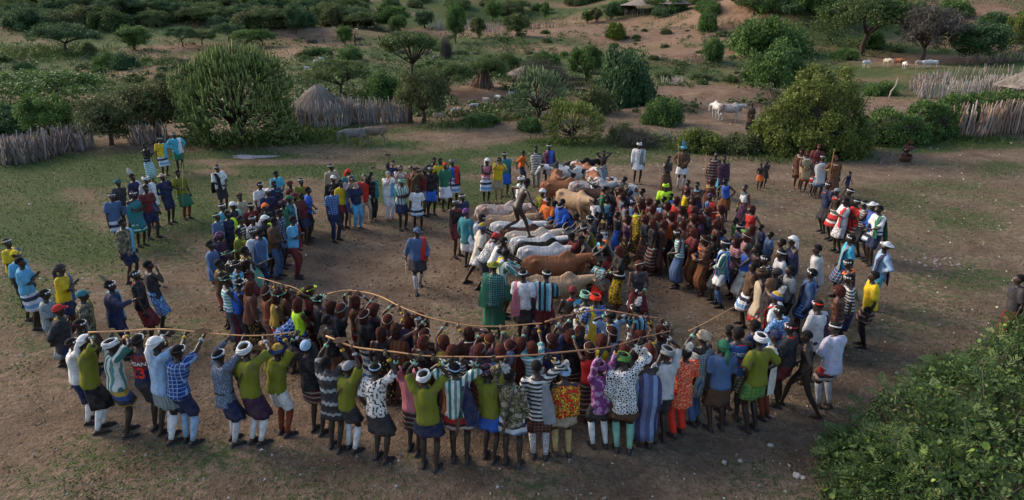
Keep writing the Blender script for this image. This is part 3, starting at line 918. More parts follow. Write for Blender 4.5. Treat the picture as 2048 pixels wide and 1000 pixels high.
def head_part(kind):
    if kind in HEADG: return HEADG[kind]
    mb = MB()
    if kind == 'crop': mb.add(*dome((.083, .103, .100), .045, -.045, 16, 7, .012, 9))
    elif kind == 'bun': mb.add(*dome((.086, .106, .103), .045, -.05, 16, 7, .02, 7)); mb.ell((0, -.10, .03), (.045, .04, .045))
    elif kind == 'longhair': mb.add(*dome((.088, .108, .104), .05, -.20, 24, 10, .03, 11, open_face=True))
    elif kind == 'braids': mb.add(*dome((.100, .120, .112), .050, -.185, 44, 11, .085, 22, open_face=True))
    elif kind == 'braids_round': mb.add(*dome((.107, .127, .116), .045, -.13, 44, 10, .085, 22, open_face=True))
    elif kind == 'band': mb.torus((0, -.010, .048), .084, .104, .006, 22, 6, rotx(.12), .014)
    elif kind == 'clip': mb.box((0, 0, 0), (.014, .006, .015))
    elif kind == 'turban':
        for q, (z, g, t1, t2) in enumerate(((.030, 0, .18, .06), (.055, .004, -.10, -.12), (.080, -.004, .15, .10), (.040, .01, -.02, -.2))):
            mb.torus((0, -.010, z), .086 + g, .106 + g, .019, 26, 7, rotx(t1) @ roty(t2), .019, .2)
    elif kind == 'fullscarf':
        mb.add(*dome((.094, .114, .110), .045, -.09, 20, 9, .02, 6)); mb.torus((0, -.01, .045), .092, .112, .016, 22, 6, rotx(.14), .02, .1)
        mb.tube([(0.02, -.11, .0), (.03, -.14, -.07), (.02, -.13, -.17), (.03, -.14, -.26)], [.03, .04, .045, .03], 7)
    elif kind == 'cap': mb.add(*dome((.089, .110, .106), .040, -.02, 18, 7)); mb.tube([(-.06, .09, .052), (-.03, .145, .046), (.03, .145, .046), (.06, .09, .052)], .012, 5)
    elif kind == 'knit': mb.add(*dome((.094, .114, .115), .030, -.02, 20, 8, .015, 16)); mb.torus((0, -.012, .04), .090, .11, .015, 20, 6, rotx(.1), .02)
    elif kind == 'ringcap':
        for q in range(5): mb.torus((0, -.025, .035 + q * .021), .089 - q * .013, .109 - q * .016, .017, 22, 6, rotx(.2), .014)
        mb.ell((0, -.04, .135), (.03, .035, .012))
    elif kind == 'hat': mb.add(*dome((.09, .108, .115), .04, .02, 18, 7)); mb.torus((0, -.012, .055), .115, .135, .034, 22, 6, rotx(.08), .006)
    elif kind == 'hood': mb.add(*dome((.102, .122, .116), .04, -.16, 24, 9, .02, 7, open_face=True))
    elif kind == 'plume':
        r = random.Random(3)
        mb.tube([(0, -.05, .08), (0, -.075, .15), (0, -.10, .22), (0, -.13, .27)], [.004, .004, .003, .002], 4)
        for q in range(260):
            f = r.random(); p = A3(0, -.05 - .02 * f - .06 * f * f, .09 + .19 * f)
            d = unit(A3(r.gauss(0, 1), r.gauss(0, 1), r.gauss(.3, .5))); L = .058 * math.sin(math.pi * (.18 + .75 * f)) + .012
            w = np.cross(d, A3(r.gauss(0, 1), r.gauss(0, 1), r.gauss(0, 1))); w = unit(w) * .0042
            mb.add([p - w, p + w, p + d * L + w * .6 + A3(0, 0, .004), p + d * L - w * .6], [(0, 1, 2, 3)])
    elif kind == 'beadband': mb.torus((0, -.02, .035), .106, .126, .007, 24, 5, rotx(.5), .009)
    elif kind == 'leafband':
        r = random.Random(5); mb.torus((0, -.01, .05), .106, .126, .006, 24, 5, rotx(.15), .007)
        for q in range(12):
            a = q / 12 * 6.28; p = A3(.108 * math.cos(a), .128 * math.sin(a) - .01, .05)
            d = unit(A3(math.cos(a), math.sin(a), r.uniform(-.2, .8))); w = unit(np.cross(d, A3(0, 0, 1))) * .022
            mb.add([p, p + d * .03 + w, p + d * .075, p + d * .03 - w], [(0, 1, 2, 3)])
    elif kind == 'glasses': mb.box((0, .108, .012), (.06, .006, .014))
    elif kind == 'mask': mb.add(*[v for v in ([(-.05, .08, -.02), (0, .12, -.02), (.05, .08, -.02), (.04, .075, -.085), (0, .11, -.085), (-.04, .075, -.085)], [(0, 1, 4, 5), (1, 2, 3, 4)])])
    me = mb.me(kind, kind not in ('clip',))
    HEADG[kind] = me
    return me

# ---- batch remesh: raw shells in, one continuous skin out
REQ = {}
def request(key, fn, voxel, smooth_it=2, folds=0.):
    if key not in REQ: REQ[key] = [fn(), voxel, smooth_it, folds, None]
    return key
def run_requests():
    tmp = []
    for key, rec in REQ.items():
        if rec[4] is not None: continue
        o = bpy.data.objects.new("tmp", rec[0].me("tmp"))
        COL.objects.link(o)
        m = o.modifiers.new("r", 'REMESH'); m.mode = 'VOXEL'; m.voxel_size = rec[1]; m.adaptivity = 0.0
        s_ = o.modifiers.new("s", 'SMOOTH'); s_.factor = .5; s_.iterations = rec[2]
        tmp.append((key, o))
    bpy.context.view_layer.update()
    dg = bpy.context.evaluated_depsgraph_get()
    for key, o in tmp:
        me = bpy.data.meshes.new_from_object(o.evaluated_get(dg))
        f = REQ[key][3]
        nv = len(me.vertices)
        if f and nv:
            c = np.empty(nv * 3, np.float32); me.vertices.foreach_get("co", c); c = c.reshape(-1, 3)
            nn = np.empty(nv * 3, np.float32); me.vertex_normals.foreach_get("vector", nn); nn = nn.reshape(-1, 3)
            h = abs(hash(key)) % 97 if False else sum(map(ord, str(key))) % 97
            x, y, z = c.T
            d = np.sin(26 * x + 9 * z + h) * .5 + np.sin(34 * (x * .7 + y) - 13 * z + h * 2) * .5 + np.sin(17 * y + 22 * z + h) * .5 + .5 * np.sin(48 * x - 20 * y + 6 * z)
            c = c + nn * (f * d)[:, None]
            me.vertices.foreach_set("co", c.reshape(-1))
        if nv: me.polygons.foreach_set("use_smooth", np.ones(len(me.polygons), bool))
        me.materials.clear()
        me.update()
        REQ[key][4] = me
    for key, o in tmp:
        old = o.data
        bpy.data.objects.remove(o); bpy.data.meshes.remove(old)
def got(key): return REQ[key][4]

EYE_M = plain("eye_white", (.55, .52, .48), .35, 30, .1, .5, 0)
def add_shells(me, mbs):
    """append hands and eyes to a remeshed body, so the figure stays one mesh"""
    bm = bmesh.new(); bm.from_mesh(me)
    for mb, mi in mbs:
        vs = [bm.verts.new(v) for v in mb.V]
        for f in mb.F:
            try:
                q = bm.faces.new([vs[i] for i in f]); q.smooth = True; q.material_index = mi
            except ValueError: pass
    bm.to_mesh(me); bm.free(); me.update()
# ================================================================ poles held overhead
POLE_PX = {  # picture points with height above ground
    'A': [(176, 666, 1.84), (240, 662, 1.84), (283, 658, 1.84), (372, 661, 1.84), (440, 668, 1.84), (495, 673, 1.84), (545, 670, 1.84), (592, 663, 1.84)],
    'B': [(516, 556, 1.74), (560, 566, 1.74), (590, 574, 1.74), (607, 589, 1.70)],
    'D': [(655, 589, 1.74), (692, 578, 1.76), (732, 583, 1.76), (775, 600, 1.74), (808, 616, 1.73), (850, 633, 1.70), (888, 644, 1.66), (952, 653, 1.62), (1020, 652, 1.62), (1086, 647, 1.66)],
    'E': [(1090, 645, 1.76), (1142, 628, 1.80), (1188, 619, 1.80), (1240, 625, 1.80), (1290, 633, 1.80), (1330, 637, 1.80)],
    'C': [(652, 673, 1.92), (692, 689, 1.93), (740, 699, 1.93), (792, 706, 1.93), (864, 712, 1.93), (972, 715, 1.93), (1010, 713, 1.93)],
    'H': [(992, 716, 1.95), (1074, 708, 1.94), (1123, 705, 1.94), (1173, 702, 1.94), (1226, 692, 1.93), (1283, 676, 1.93), (1342, 661, 1.92)],
    'J': [(1378, 663, 1.86), (1412, 643, 1.88), (1445, 627, 1.88), (1472, 613, 1.86)]}
POLE_LABEL = {'A': "long pale pole held up by the men in olive shirts beside the red jersey", 'B': "thin pale stick held over the women in leaf garlands",
              'D': "long bent pole arching over the women with red ochre braids", 'E': "thin brown pole held over the plumed man in teal stripes",
              'C': "long pale pole gripped above the white turban and olive shirt", 'H': "brown pole gripped above the red and yellow print cape",
              'J': "thin stick raised by the man with the grey checked shawl"}
POLES = {}
for k_, pts in POLE_PX.items():
    W3 = np.array([at_z(a, b, z) for a, b, z in pts])
    t = np.concatenate([[0], np.cumsum(np.linalg.norm(np.diff(W3, axis=0), axis=1))])
    tt = np.arange(0, t[-1], .03)
    # smooth (Catmull-like) by resampling and averaging
    Q = np.stack([np.interp(tt, t, W3[:, i]) for i in range(3)], 1)
    for _ in range(60):
        Q[1:-1] = .5 * Q[1:-1] + .25 * (Q[:-2] + Q[2:])
    POLES[k_] = Q
def build_poles():
    for k_, Q in POLES.items():
        mb = MB(); n = len(Q); idx = list(range(0, n, 5)) + ([n - 1] if (n - 1) % 5 else [])
        r0 = .016 if k_ not in 'BJ' else .010
        Q = Q + .008 * np.stack([np.sin(np.arange(n) * .21), np.sin(np.arange(n) * .17 + 1), np.sin(np.arange(n) * .13 + 2)], 1)
        mb.tube([Q[i] for i in idx], [lerp(r0, r0 * .6, i / n) * (1 + .22 * math.sin(i * .9) * (i % 3 == 0)) for i in idx], 7)
        o = mb.build("pole", plain("pale_pole" if k_ not in 'EH' else "brown_pole", (.50, .27, .12) if k_ not in 'EH' else (.30, .15, .08), .6, 5, .35))
        tag(o, POLE_LABEL[k_], "pole", "poles held overhead")
build_poles()
CENTRE = np.array([.55, 16.8])

# ================================================================ small things people carry
def stool_me():
    mb = MB(); n = 14
    an = np.arange(n) * 2 * math.pi / n; rings = []
    for z, rx, ry in ((0, .075, .05), (.012, .078, .052), (.03, .055, .04), (.07, .024, .024), (.10, .022, .022), (.135, .05, .035), (.155, .10, .042), (.172, .115, .045), (.168, .10, .038)):
        rings.append(np.stack([rx * np.cos(an), ry * np.sin(an), z + .25 * (rx * np.cos(an)) ** 2 * (z > .12) * 8], 1))
    mb.loft(rings); return mb.me("headrest_stool")
def rifle_me():
    mb = MB()
    mb.tube([(0, 0, -.45), (0, 0, -.40), (0, 0, -.15)], [.02, .03, .022], 6)
    me1 = mb.me("stock")
    mb = MB(); mb.tube([(0, 0, -.15), (0, 0, .2), (0, 0, .55)], [.018, .014, .009], 6); mb.box((0, .02, -.05), (.012, .04, .06))
    return me1, mb.me("barrel")
STOOL_ME = stool_me(); RIFLE = rifle_me()
WOODM = plain("carved_wood", (.23, .115, .055), .6, 9, .4, .3); DARKW = plain("dark_wood", (.09, .045, .025), .55, 9, .3, .3)
STEEL = plain("gun_steel", (.05, .05, .055), .4, 9, .2, .5); PALEW = plain("pale_stick", (.48, .30, .16), .7, 6, .3)
PHONE = plain("phone_black", (.012, .012, .014), .25, 5, .1, .5, 0)
def carry(kind, Mw, P, who, d):
    """Mw: world matrix of the person; returns a top-level thing"""
    def place(o, L): o.matrix_world = Mw @ L
    def mat4(M3, loc):
        M = Matrix(M3.tolist()).to_4x4(); M.translation = Vector(loc); return M
    if kind in ('stool', 'stoolup', 'stoolL'):
        k = 'R' if kind != 'stoolL' else 'L'
        if kind == 'stoolup' and P['wrR'][2] < 1.4: k = 'L'
        dirv = unit(P['wr' + k] - P['el' + k])
        o = mobj("headrest_stool", STOOL_ME, WOODM)
        off = A3(0, .03, .03) if kind == 'stoolup' else A3(0, 0, -.10)
        place(o, mat4(rotz(.6) @ rotx(1.1 if kind == 'stoolup' else 1.5), P['wr' + k] + dirv * .08 + off))
        tag(o, "small carved wooden headrest stool held by the " + who, "stool", "carved stools held in hands")
    elif kind == 'rifle':
        o = empty("rifle"); M3 = P['M'] @ roty(R(14)); c = P['sp'](.12, .02, -.175)
        mobj("stock", RIFLE[0], DARKW, o); mobj("barrel", RIFLE[1], STEEL, o)
        place(o, mat4(M3, c)); tag(o, "old rifle slung on the back of the " + who, "rifle")
    elif kind in ('stick', 'longstick'):
        k = 'R'; c = P['wr' + k] + unit(P['wr' + k] - P['el' + k]) * .08
        L = .55 if kind == 'stick' else 1.0
        ax = unit(A3(.12, .35, 1)) if kind == 'longstick' else unit(A3(.1, .7, -.55))
        mb = MB(); q = [c - ax * min(c[2] / max(.2, abs(ax[2])) * .97, L) if kind == 'longstick' else c - ax * .1, c, c + ax * L * .5, c + ax * L]
        mb.tube(q, [.011, .012, .011, .008], 6); o = mb.build("stick", PALEW); place(o, Matrix())
        tag(o, ("long thin stick" if kind == 'longstick' else "short wooden stick") + " in the hand of the " + who, "stick", "sticks held in hands")
    elif kind == 'phone':
        k = 'R'; c = P['wr' + k] + unit(P['wr' + k] - P['el' + k]) * .09 + A3(0, .03, .02)
        mb = MB(); mb.box((0, 0, 0), (.078, .005, .038)); o = mobj("phone", mb.me("phone", False), PHONE)
        place(o, mat4(np.eye(3), c)); tag(o, "black phone held up by the " + who, "phone", "phones held up")
    elif kind == 'bottle':
        k = 'R'; c = P['wr' + k] + unit(P['wr' + k] - P['el' + k]) * .08
        mb = MB(); mb.tube([(0, 0, -.1), (0, 0, -.09), (0, 0, .04), (0, 0, .075), (0, 0, .11)], [.03, .034, .034, .014, .013], 9)
        o = mb.build("water_bottle", plain("clear_plastic", (.45, .58, .66), .15, 6, .1, .6, 0)); place(o, mat4(rotx(-1.0), c))
        tag(o, "clear plastic water bottle held by the " + who, "bottle")
    elif kind == 'drum':
        c = P['sp'](.14, .05, .24); mb = MB()
        mb.tube([c + A3(-.12, -.02, 0), c + A3(-.05, 0, 0), c + A3(.05, 0, .01), c + A3(.13, 0, .03)], [.05, .042, .045, .055], 10)
        o = mb.build("horn_trumpet", WOODM); place(o, Matrix()); tag(o, "wooden horn held by the " + who, "horn")
    elif kind in ('bag', 'backpack'):
        M3 = P['M']; c = P['sp'](.28, -.02, -.20); mb = MB(); mb.ell((0, 0, 0), (.15, .09, .2) if kind == 'backpack' else (.11, .08, .13), None, 12, 8)
        o = mb.build("backpack" if kind == 'backpack' else "shoulder_bag", fabric('black' if kind == 'backpack' else 'khaki')); place(o, mat4(M3, c))
        tag(o, ("black backpack" if kind == 'backpack' else "tan hide bag") + " on the back of the " + who, "bag")
    elif kind == 'purse':
        c = P['sp'](-.02, -.17, .08); mb = MB(); mb.ell((0, 0, 0), (.05, .09, .07), None, 10, 6)
        o = mb.build("purse", fabric(d or 'black')); place(o, mat4(P['M'], c)); tag(o, "small bag at the hip of the " + who, "bag")

# ================================================================ one person from one line of the list
WORD = dict(shirt='shirt', tee='T-shirt', vest='sleeveless top', jacket='jacket', longshirt='long-sleeved shirt', wrap='wrapped cloth', cape='cape', robe='long robe',
            bustier='top', tunic='tunic', hoodie='hooded top', skirt='skirt', kilt='short kilt', longskirt='long skirt', shorts='shorts', trousers='trousers', hideskirt='skirt')
HWORD = dict(band='clip headband', whiteband='white headband', braids='ochre braids', braids_round='ochre braids', turban='turban', fullscarf='headscarf', cap='cap',
             knit='knitted cap', ringcap='round cap', hat='hat', hood='hood', longhair='long dark hair', bun='tied dark hair')
PEOPLE, LABELS = [], {}
SAY = dict(hide='leather', braid='ochre', tribal='dark striped', banded='white banded', beaded='yellow beaded', diamond='beige diamond', monochrome='black white striped', zigzag_red='red printed',
           zigzag_dark='dark zigzag', sky='bright blue', neon='neon yellow', fringe='fringed leather', red_band='red banded', mustard_band='colourful striped', speckled='speckled white', pastel='lilac',
           teal_hoop='teal striped', green_hoop='green striped', indigo_striped='indigo striped', clay='red ochre', jersey='red numbered', jersey_blue='blue numbered', pink_striped='pink striped', yellow_brown='tan',
           grey_check='grey checked', purple_dot='purple dotted', green_lattice='green patterned', maroon_stripe='maroon striped', dotted='blue dotted', black_floral='black and white floral', tie_dye='blue patterned')
def txt(c): return SAY.get(c, c.replace('_', ' '))
def garment_label(s):
    c, k = s.split(); return txt(c) + ' ' + WORD[k]
def parse(line, group):
    f = [q.strip() for q in line.split(';')] + [''] * 6
    a = f[0].split(); d = dict(hx=float(a[0]), hy=float(a[1]), group=group)
    if a[2][0] == 'f':                      # height from where the feet stand
        g_ = at_z(d['hx'], float(a[2][1:]) - 6, 0.0); q_ = ray(d['hx'], d['hy'])
        d['h'] = min(1.92, max(1.62, CAM_H + q_[2] * g_[1] / q_[1]))
    else: d['h'] = float(a[2])
    pz = a[3]; d['pole'] = None; d['yaw'] = None
    if ':' in pz: pz, d['pole'] = pz.split(':')
    if '@' in pz: pz, y_ = pz.split('@'); d['yaw'] = float(y_)
    d['pose'] = pz; d['top'], d['bot'], d['head'], d['ex'], d['where'] = f[1] or 'bare', f[2] or 'none', f[3] or 'crop', f[4].split(), f[5]
    return d
def compose(d):
    w = 'child' if d['h'] < 1.3 else 'person'
    top, bot, hd = d['top'], d['bot'], d['head'].split()
    hw = HWORD.get(hd[-1], '')
    if hw and len(hd) > 1: hw = txt(hd[0]) + ' ' + hw
    parts = []
    if top != 'bare': parts.append(garment_label(top))
    if bot != 'none' and not (top.split()[-1] == 'robe'): parts.append(garment_label(bot))
    s = w + ((' in ' + ' and '.join(parts)) if parts else ' with bare torso')
    if hw: s += ((' with ' if parts else ' and ') + hw)
    legs = [e for e in d['ex'] if e.startswith('legs:')]
    tail = d['where']
    if not tail and legs: tail = txt(legs[0][5:]) + ' painted legs'
    nw = lambda q: len(q.replace(',', ' ').replace('-', ' ').split())
    if tail and nw(s + ' ' + tail) <= 16: s += ', ' + tail
    elif tail and d['where']:
        s2 = s.replace(' with ' + hw, '') if hw else s
        s = s2 + ', ' + tail
    for _ in range(4):
        if nw(s) <= 16: break
        s = s.replace('long-sleeved ', '').replace('short ', '') if ('long-sleeved' in s or 'short ' in s) else s.rsplit(' with ', 1)[0]
    return s
def setup_person(d, i):
    d['woman'] = d['head'].split()[-1].startswith('braids') or 'woman' in d['ex']
    sc = d['h'] / 1.72; d['sc'] = sc
    seed = i % 3
    d['P0'] = make_pose(d['pose'], seed)
    P = d['P0']
    top = P['head'] + P['H'] @ A3(0, -.01, .125)
    # root so that the crown of the head is where the photograph shows it
    zg = 0.0
    for _ in range(6):
        p = at_z(d['hx'], d['hy'], zg + d.get('lift', 0) + top[2] * sc)
        yaw = R(d['yaw']) if d['yaw'] is not None else math.atan2(-(CENTRE[0] - p[0]), CENTRE[1] - p[1]) + R(((i * 37) % 31) - 15)
        off = rotz(yaw) @ (top * sc); root = A3(p[0] - off[0], p[1] - off[1], 0)
        zg = float(gz(root[0], root[1]))
    root[2] = zg + d.get('lift', 0)
    d['root'], d['rz'] = root, yaw
    Mw = Matrix.Translation(Vector(root)) @ Matrix.Rotation(yaw, 4, 'Z') @ Matrix.Scale(sc, 4)
    d['Mw'] = Mw
    if d['pole']:
        Q = POLES[d['pole']]; inv = np.array(Mw.inverted())
        loc = (inv @ np.column_stack([Q, np.ones(len(Q))]).T).T[:, :3]
        T = {}
        for s_, k in ((-1, 'L'), (1, 'R')):
            if d['pose'] == 'up' + ('R' if k == 'L' else 'L'): continue
            sh = A3(.15 * s_, .05, 1.45)
            j = int(np.argmin(np.linalg.norm((loc - sh) * A3(1.3, 1, .4), axis=1)))
            T[k] = loc[j] - A3(0, .02, .08)
        d['P'] = make_pose(d['pose'], seed, T); d['key'] = ('u', i)
    else:
        d['P'] = P; d['key'] = (d['pose'], seed)
    P, key, wo = d['P'], d['key'], d['woman']
    fine = d['hy'] > 640 and not wo
    request(('body', key, wo), lambda: body_raw(P, wo), .0225 if fine else .028, 2 if fine else 1)
    tk = d['top'].split()[-1]; bk = d['bot'].split()[-1]
    if tk in ('shirt', 'tee', 'vest', 'jacket', 'longshirt', 'bustier', 'tunic', 'hoodie'):
        request(('top', tk, key, wo), lambda: top_raw(P, 'shirt' if tk == 'tee' else tk, wo), .026 if fine else .033, 1, .0075)
    if bk in ('shorts', 'trousers'):
        request(('bot', bk, key), lambda: bottom_raw(P, bk), .030, 2, .005)

BODY_DONE = {}
SH = {}
def shared(key, fn):
    if key not in SH: SH[key] = fn()
    return SH[key]
def build_person(d, i):
    P, key, wo = d['P'], d['key'], d['woman']
    root = empty("person", d['root'], d['rz'], d['sc'])
    lab = d['label']
    tag(root, lab, "person", d['group'])
    ex = d['ex']
    sk = 'skin_ochre' if wo and 'light' not in ex else 'skin'
    if 'light' in ex: sk = 'skin_light'
    if 'tan' in ex: sk = 'skin_tan'
    bme = got(('body', key, wo))
    if ('body', key, wo) not in BODY_DONE:
        BODY_DONE[('body', key, wo)] = 1
        add_shells(bme, [(hand_parts(P, 'L'), 0), (hand_parts(P, 'R'), 0), (eyes(P), 1)])
        bme.materials.append(skin('skin')); bme.materials.append(EYE_M)
    mobj("body", bme, skin(sk), root)
    if d['top'] != 'bare':
        c, tk = d['top'].split(); m = fabric(c)
        if tk in ('wrap', 'cape', 'robe'):
            zb = {'wrap': .60, 'cape': .80, 'robe': .22}[tk]
            wd = {'wrap': .0, 'cape': .05, 'robe': .02}[tk]
            mobj({'wrap': 'wrapped_cloth', 'cape': 'cape', 'robe': 'robe'}[tk], shared((tk, key), lambda: drape_mesh(P, i, zb, wd).me(tk)), m, root)
        else:
            o = mobj({'vest': 'sleeveless_top', 'tee': 'shirt', 'longshirt': 'shirt', 'bustier': 'top', 'hoodie': 'hooded_top'}.get(tk, tk), got(('top', tk, key, wo)), m, root)
            if 'jordan' in ex: lettering(o, got(('top', tk, key, wo)), P)
    if d['bot'] != 'none':
        c, bk = d['bot'].split(); m = fabric(c)
        if bk in ('shorts', 'trousers'): mobj(bk, got(('bot', bk, key)), m, root)
        else:
            hz = P['base'][2] - .945
            zb = {'skirt': .50, 'kilt': .62, 'longskirt': .22, 'hideskirt': .34}[bk] + hz
            if d['pose'] == 'crouch': zb = .06
            mobj("kilt" if bk == 'kilt' else "skirt", shared((bk, key), lambda: skirt_mesh(P, zb, i, ragged=.03 if bk == 'hideskirt' else 0).me(bk)), m, root)
    # head
    Hm = Matrix((P['H'] * 1.0).tolist()).to_4x4(); Hm.translation = Vector(P['head'])
    hd = d['head'].split(); hk = hd[-1]; hc = hd[0] if len(hd) > 1 else None
    def hp(kind, name, mat): return mobj(name, head_part(kind), mat, root, Hm)
    if hk in ('braids', 'braids_round'): hp(hk, "hair", fabric(('braid', 'braid_dark', 'braid_red')[(i * 7) % 3])) if hc is None else hp(hk, "hair", fabric(hc))
    elif hk in ('longhair', 'bun'): hp(hk, "hair", plain("dark_hair", (.016, .010, .008), .5, 20, .3, .4))
    elif hk not in ('hood', 'bald'): hp('crop', "hair", plain("cropped_hair", CL['hair'], .85, 30, .3, .2))
    if hk in ('band', 'whiteband'):
        b = hp('band', "headband", fabric('white' if hk == 'whiteband' else (hc or 'black')))
        if hk == 'band':
            for q in range(7):
                a = math.pi / 2 + (q - 3) * .47
                p = rotx(.12) @ A3(.091 * math.cos(a), .111 * math.sin(a), 0) + A3(0, -.010, .048)
                M = Matrix(rotz(a - math.pi / 2).tolist()).to_4x4(); M.translation = Vector(p)
                mobj("clip", head_part('clip'), fabric('white'), b, M)
    elif hk in ('turban', 'fullscarf', 'cap', 'knit', 'ringcap', 'hat', 'hood'):
        hp(hk, {'fullscarf': 'headscarf', 'knit': 'knitted_cap', 'ringcap': 'round_cap'}.get(hk, hk), fabric(hc or 'white'))
    for e in ex:
        k, _, v = e.partition(':')
        if k == 'plume': hp('plume', "plume", fabric(v or 'white'))
        elif k == 'beadband': hp('beadband', "bead_headband", fabric(v or 'cream'))
        elif k == 'leafband': hp('leafband', "leaf_garland", fabric(v or 'mint'))
        elif k in ('glasses', 'mask'): hp(k, 'sunglasses' if k == 'glasses' else 'face_mask', fabric('black' if k == 'glasses' else 'white'))
        elif k in ('legs', 'sock', 'footband'):
            hi, lo = {'legs': (.02, .97), 'sock': (.45, .99), 'footband': (.82, .98)}[k]
            for s_ in 'LR': mobj("sock" if k != 'legs' else "leg_paint", shared((k, s_, key), lambda: stocking_mesh(P, s_, hi, lo, .004 if k == 'legs' else .009).me(k)), fabric(v), root)
        elif k == 'beads':
            for q, r in enumerate((.0, .018)):
                M = Matrix((P['M'] @ rotx(-.25)).tolist()).to_4x4(); M.translation = Vector(P['sp'](.485 - q * .022, 0, .012 + q * .012))
                mobj("necklace", shared(('neck', q), lambda: MB().torus((0, 0, 0), .078 + r, .082 + r * 1.4, .011, 20, 6).me("necklace")), fabric(v), root, M)
        elif k == 'collar':
            M = Matrix((P['M'] @ rotx(-.3)).tolist()).to_4x4(); M.translation = Vector(P['sp'](.46, 0, .01))
            mobj("bead_collar", shared(('collar',), lambda: MB().torus((0, 0, 0), .105, .115, .034, 22, 6, None, .014).me("bead_collar")), fabric(v), root, M)
        elif k in ('scarf', 'towel', 'sashR'):
            V, F = shared(('sashg', k, key), lambda: sash_mesh(P, i, .72 if k != 'towel' else .62, 1 if k == 'sashR' else -1))
            o = mobj("shoulder_cloth", shared(('sash', k, key), lambda: mesh("shoulder_cloth", V, F)), fabric(v), root)
        elif k == 'strap': mobj("strap", shared(('strap', key), lambda: strap_mesh(P).me("strap")), fabric(v or 'dark_wood'), root)
        elif k == 'belt':
            M = Matrix(P['M'].tolist()).to_4x4(); M.translation = Vector(P['sp'](.055))
            mobj("belt", shared(('belt',), lambda: MB().torus((0, 0, 0), .176, .135, .012, 24, 5, None, .02).me("belt")), fabric(v), root, M)
        elif k == 'apron':
            M = Matrix(P['M'].tolist()).to_4x4(); M.translation = Vector(P['sp'](-.02, 0, 0))
            mobj("apron", shared(('apron', key), lambda: skirt_mesh(P, .46, i + 5, .06).me("apron")), fabric(v), root)
    # bangles on a raised or bare arm
    if wo or d['pose'].startswith('up'):
        for s_, f_, c_ in (('L', .78, 'mint'), ('R', .8, 'pale_grey' if i % 2 else 'gold')):
            mobj("bangle", shared(('br', s_, f_, key), lambda: bracelet_mesh(P, s_, f_).me("bangle")), fabric(c_), root)
    if d['h'] > 1.3 and not wo and 'barefoot' not in ex and d['hy'] > 300:
        for s_ in 'LR': mobj("sandal", shared(('sandal', s_, key), lambda: sandal_mesh(P, s_).me("sandal")), fabric('charcoal'), root)
    for e in ex:
        k, _, v = e.partition(':')
        if k in ('stool', 'stoolup', 'stoolL', 'rifle', 'stick', 'longstick', 'phone', 'bottle', 'drum', 'bag', 'backpack', 'purse'):
            who = lab.replace('person', 'one').replace('child', 'one')
            who = short_who(d)
            carry(k, d['Mw'], P, who, v)
def short_who(d):
    if d['top'] != 'bare':
        s = 'person in ' + garment_label(d['top'])
        if d['bot'] != 'none' and d['top'].split()[-1] != 'robe' and len((s + ' ' + garment_label(d['bot'])).replace('-', ' ').split()) < 8: s += ' and ' + garment_label(d['bot'])
    else: s = 'bare-chested person' + ((' in ' + garment_label(d['bot'])) if d['bot'] != 'none' else '')
    return s
def lettering(shirt, me, P):
    """name and number on the back of the jersey"""
    bvh = BVHTree.FromPolygons([v.co[:] for v in me.vertices], [p.vertices[:] for p in me.polygons])
    for word, size, t, col in (("JORDAN", .080, .315, 'white'), ("23", .25, .105, 'scarlet')):
        for off, mcol, proud in (((0, 0), col, .006), ):
            cu = bpy.data.curves.new("txt", 'FONT'); cu.body = word; cu.size = size; cu.align_x = 'CENTER'
            cu.offset = size * .022
            to = bpy.data.objects.new("txt", cu); COL.objects.link(to)
            bpy.context.view_layer.update()
            tm = bpy.data.meshes.new_from_object(to.evaluated_get(bpy.context.evaluated_depsgraph_get()))
            bm = bmesh.new(); bm.from_mesh(tm); bmesh.ops.triangulate(bm, faces=bm.faces[:])
            bmesh.ops.subdivide_edges(bm, edges=[e for e in bm.edges if e.calc_length() > .03], cuts=2)
            base = P['sp'](t)
            for v in bm.verts:
                x, z = v.co.x + base[0], v.co.y + base[2]
                hit = bvh.ray_cast(Vector((x, -1.5, z)), Vector((0, 1, 0)))
                v.co = Vector((x, (hit[0].y if hit[0] else base[1] - .13) - proud, z))
            bm.to_mesh(tm); bm.free(); tm.materials.clear()
            mobj("lettering", tm, fabric(mcol), shirt)
            bpy.data.objects.remove(to); bpy.data.curves.remove(cu)
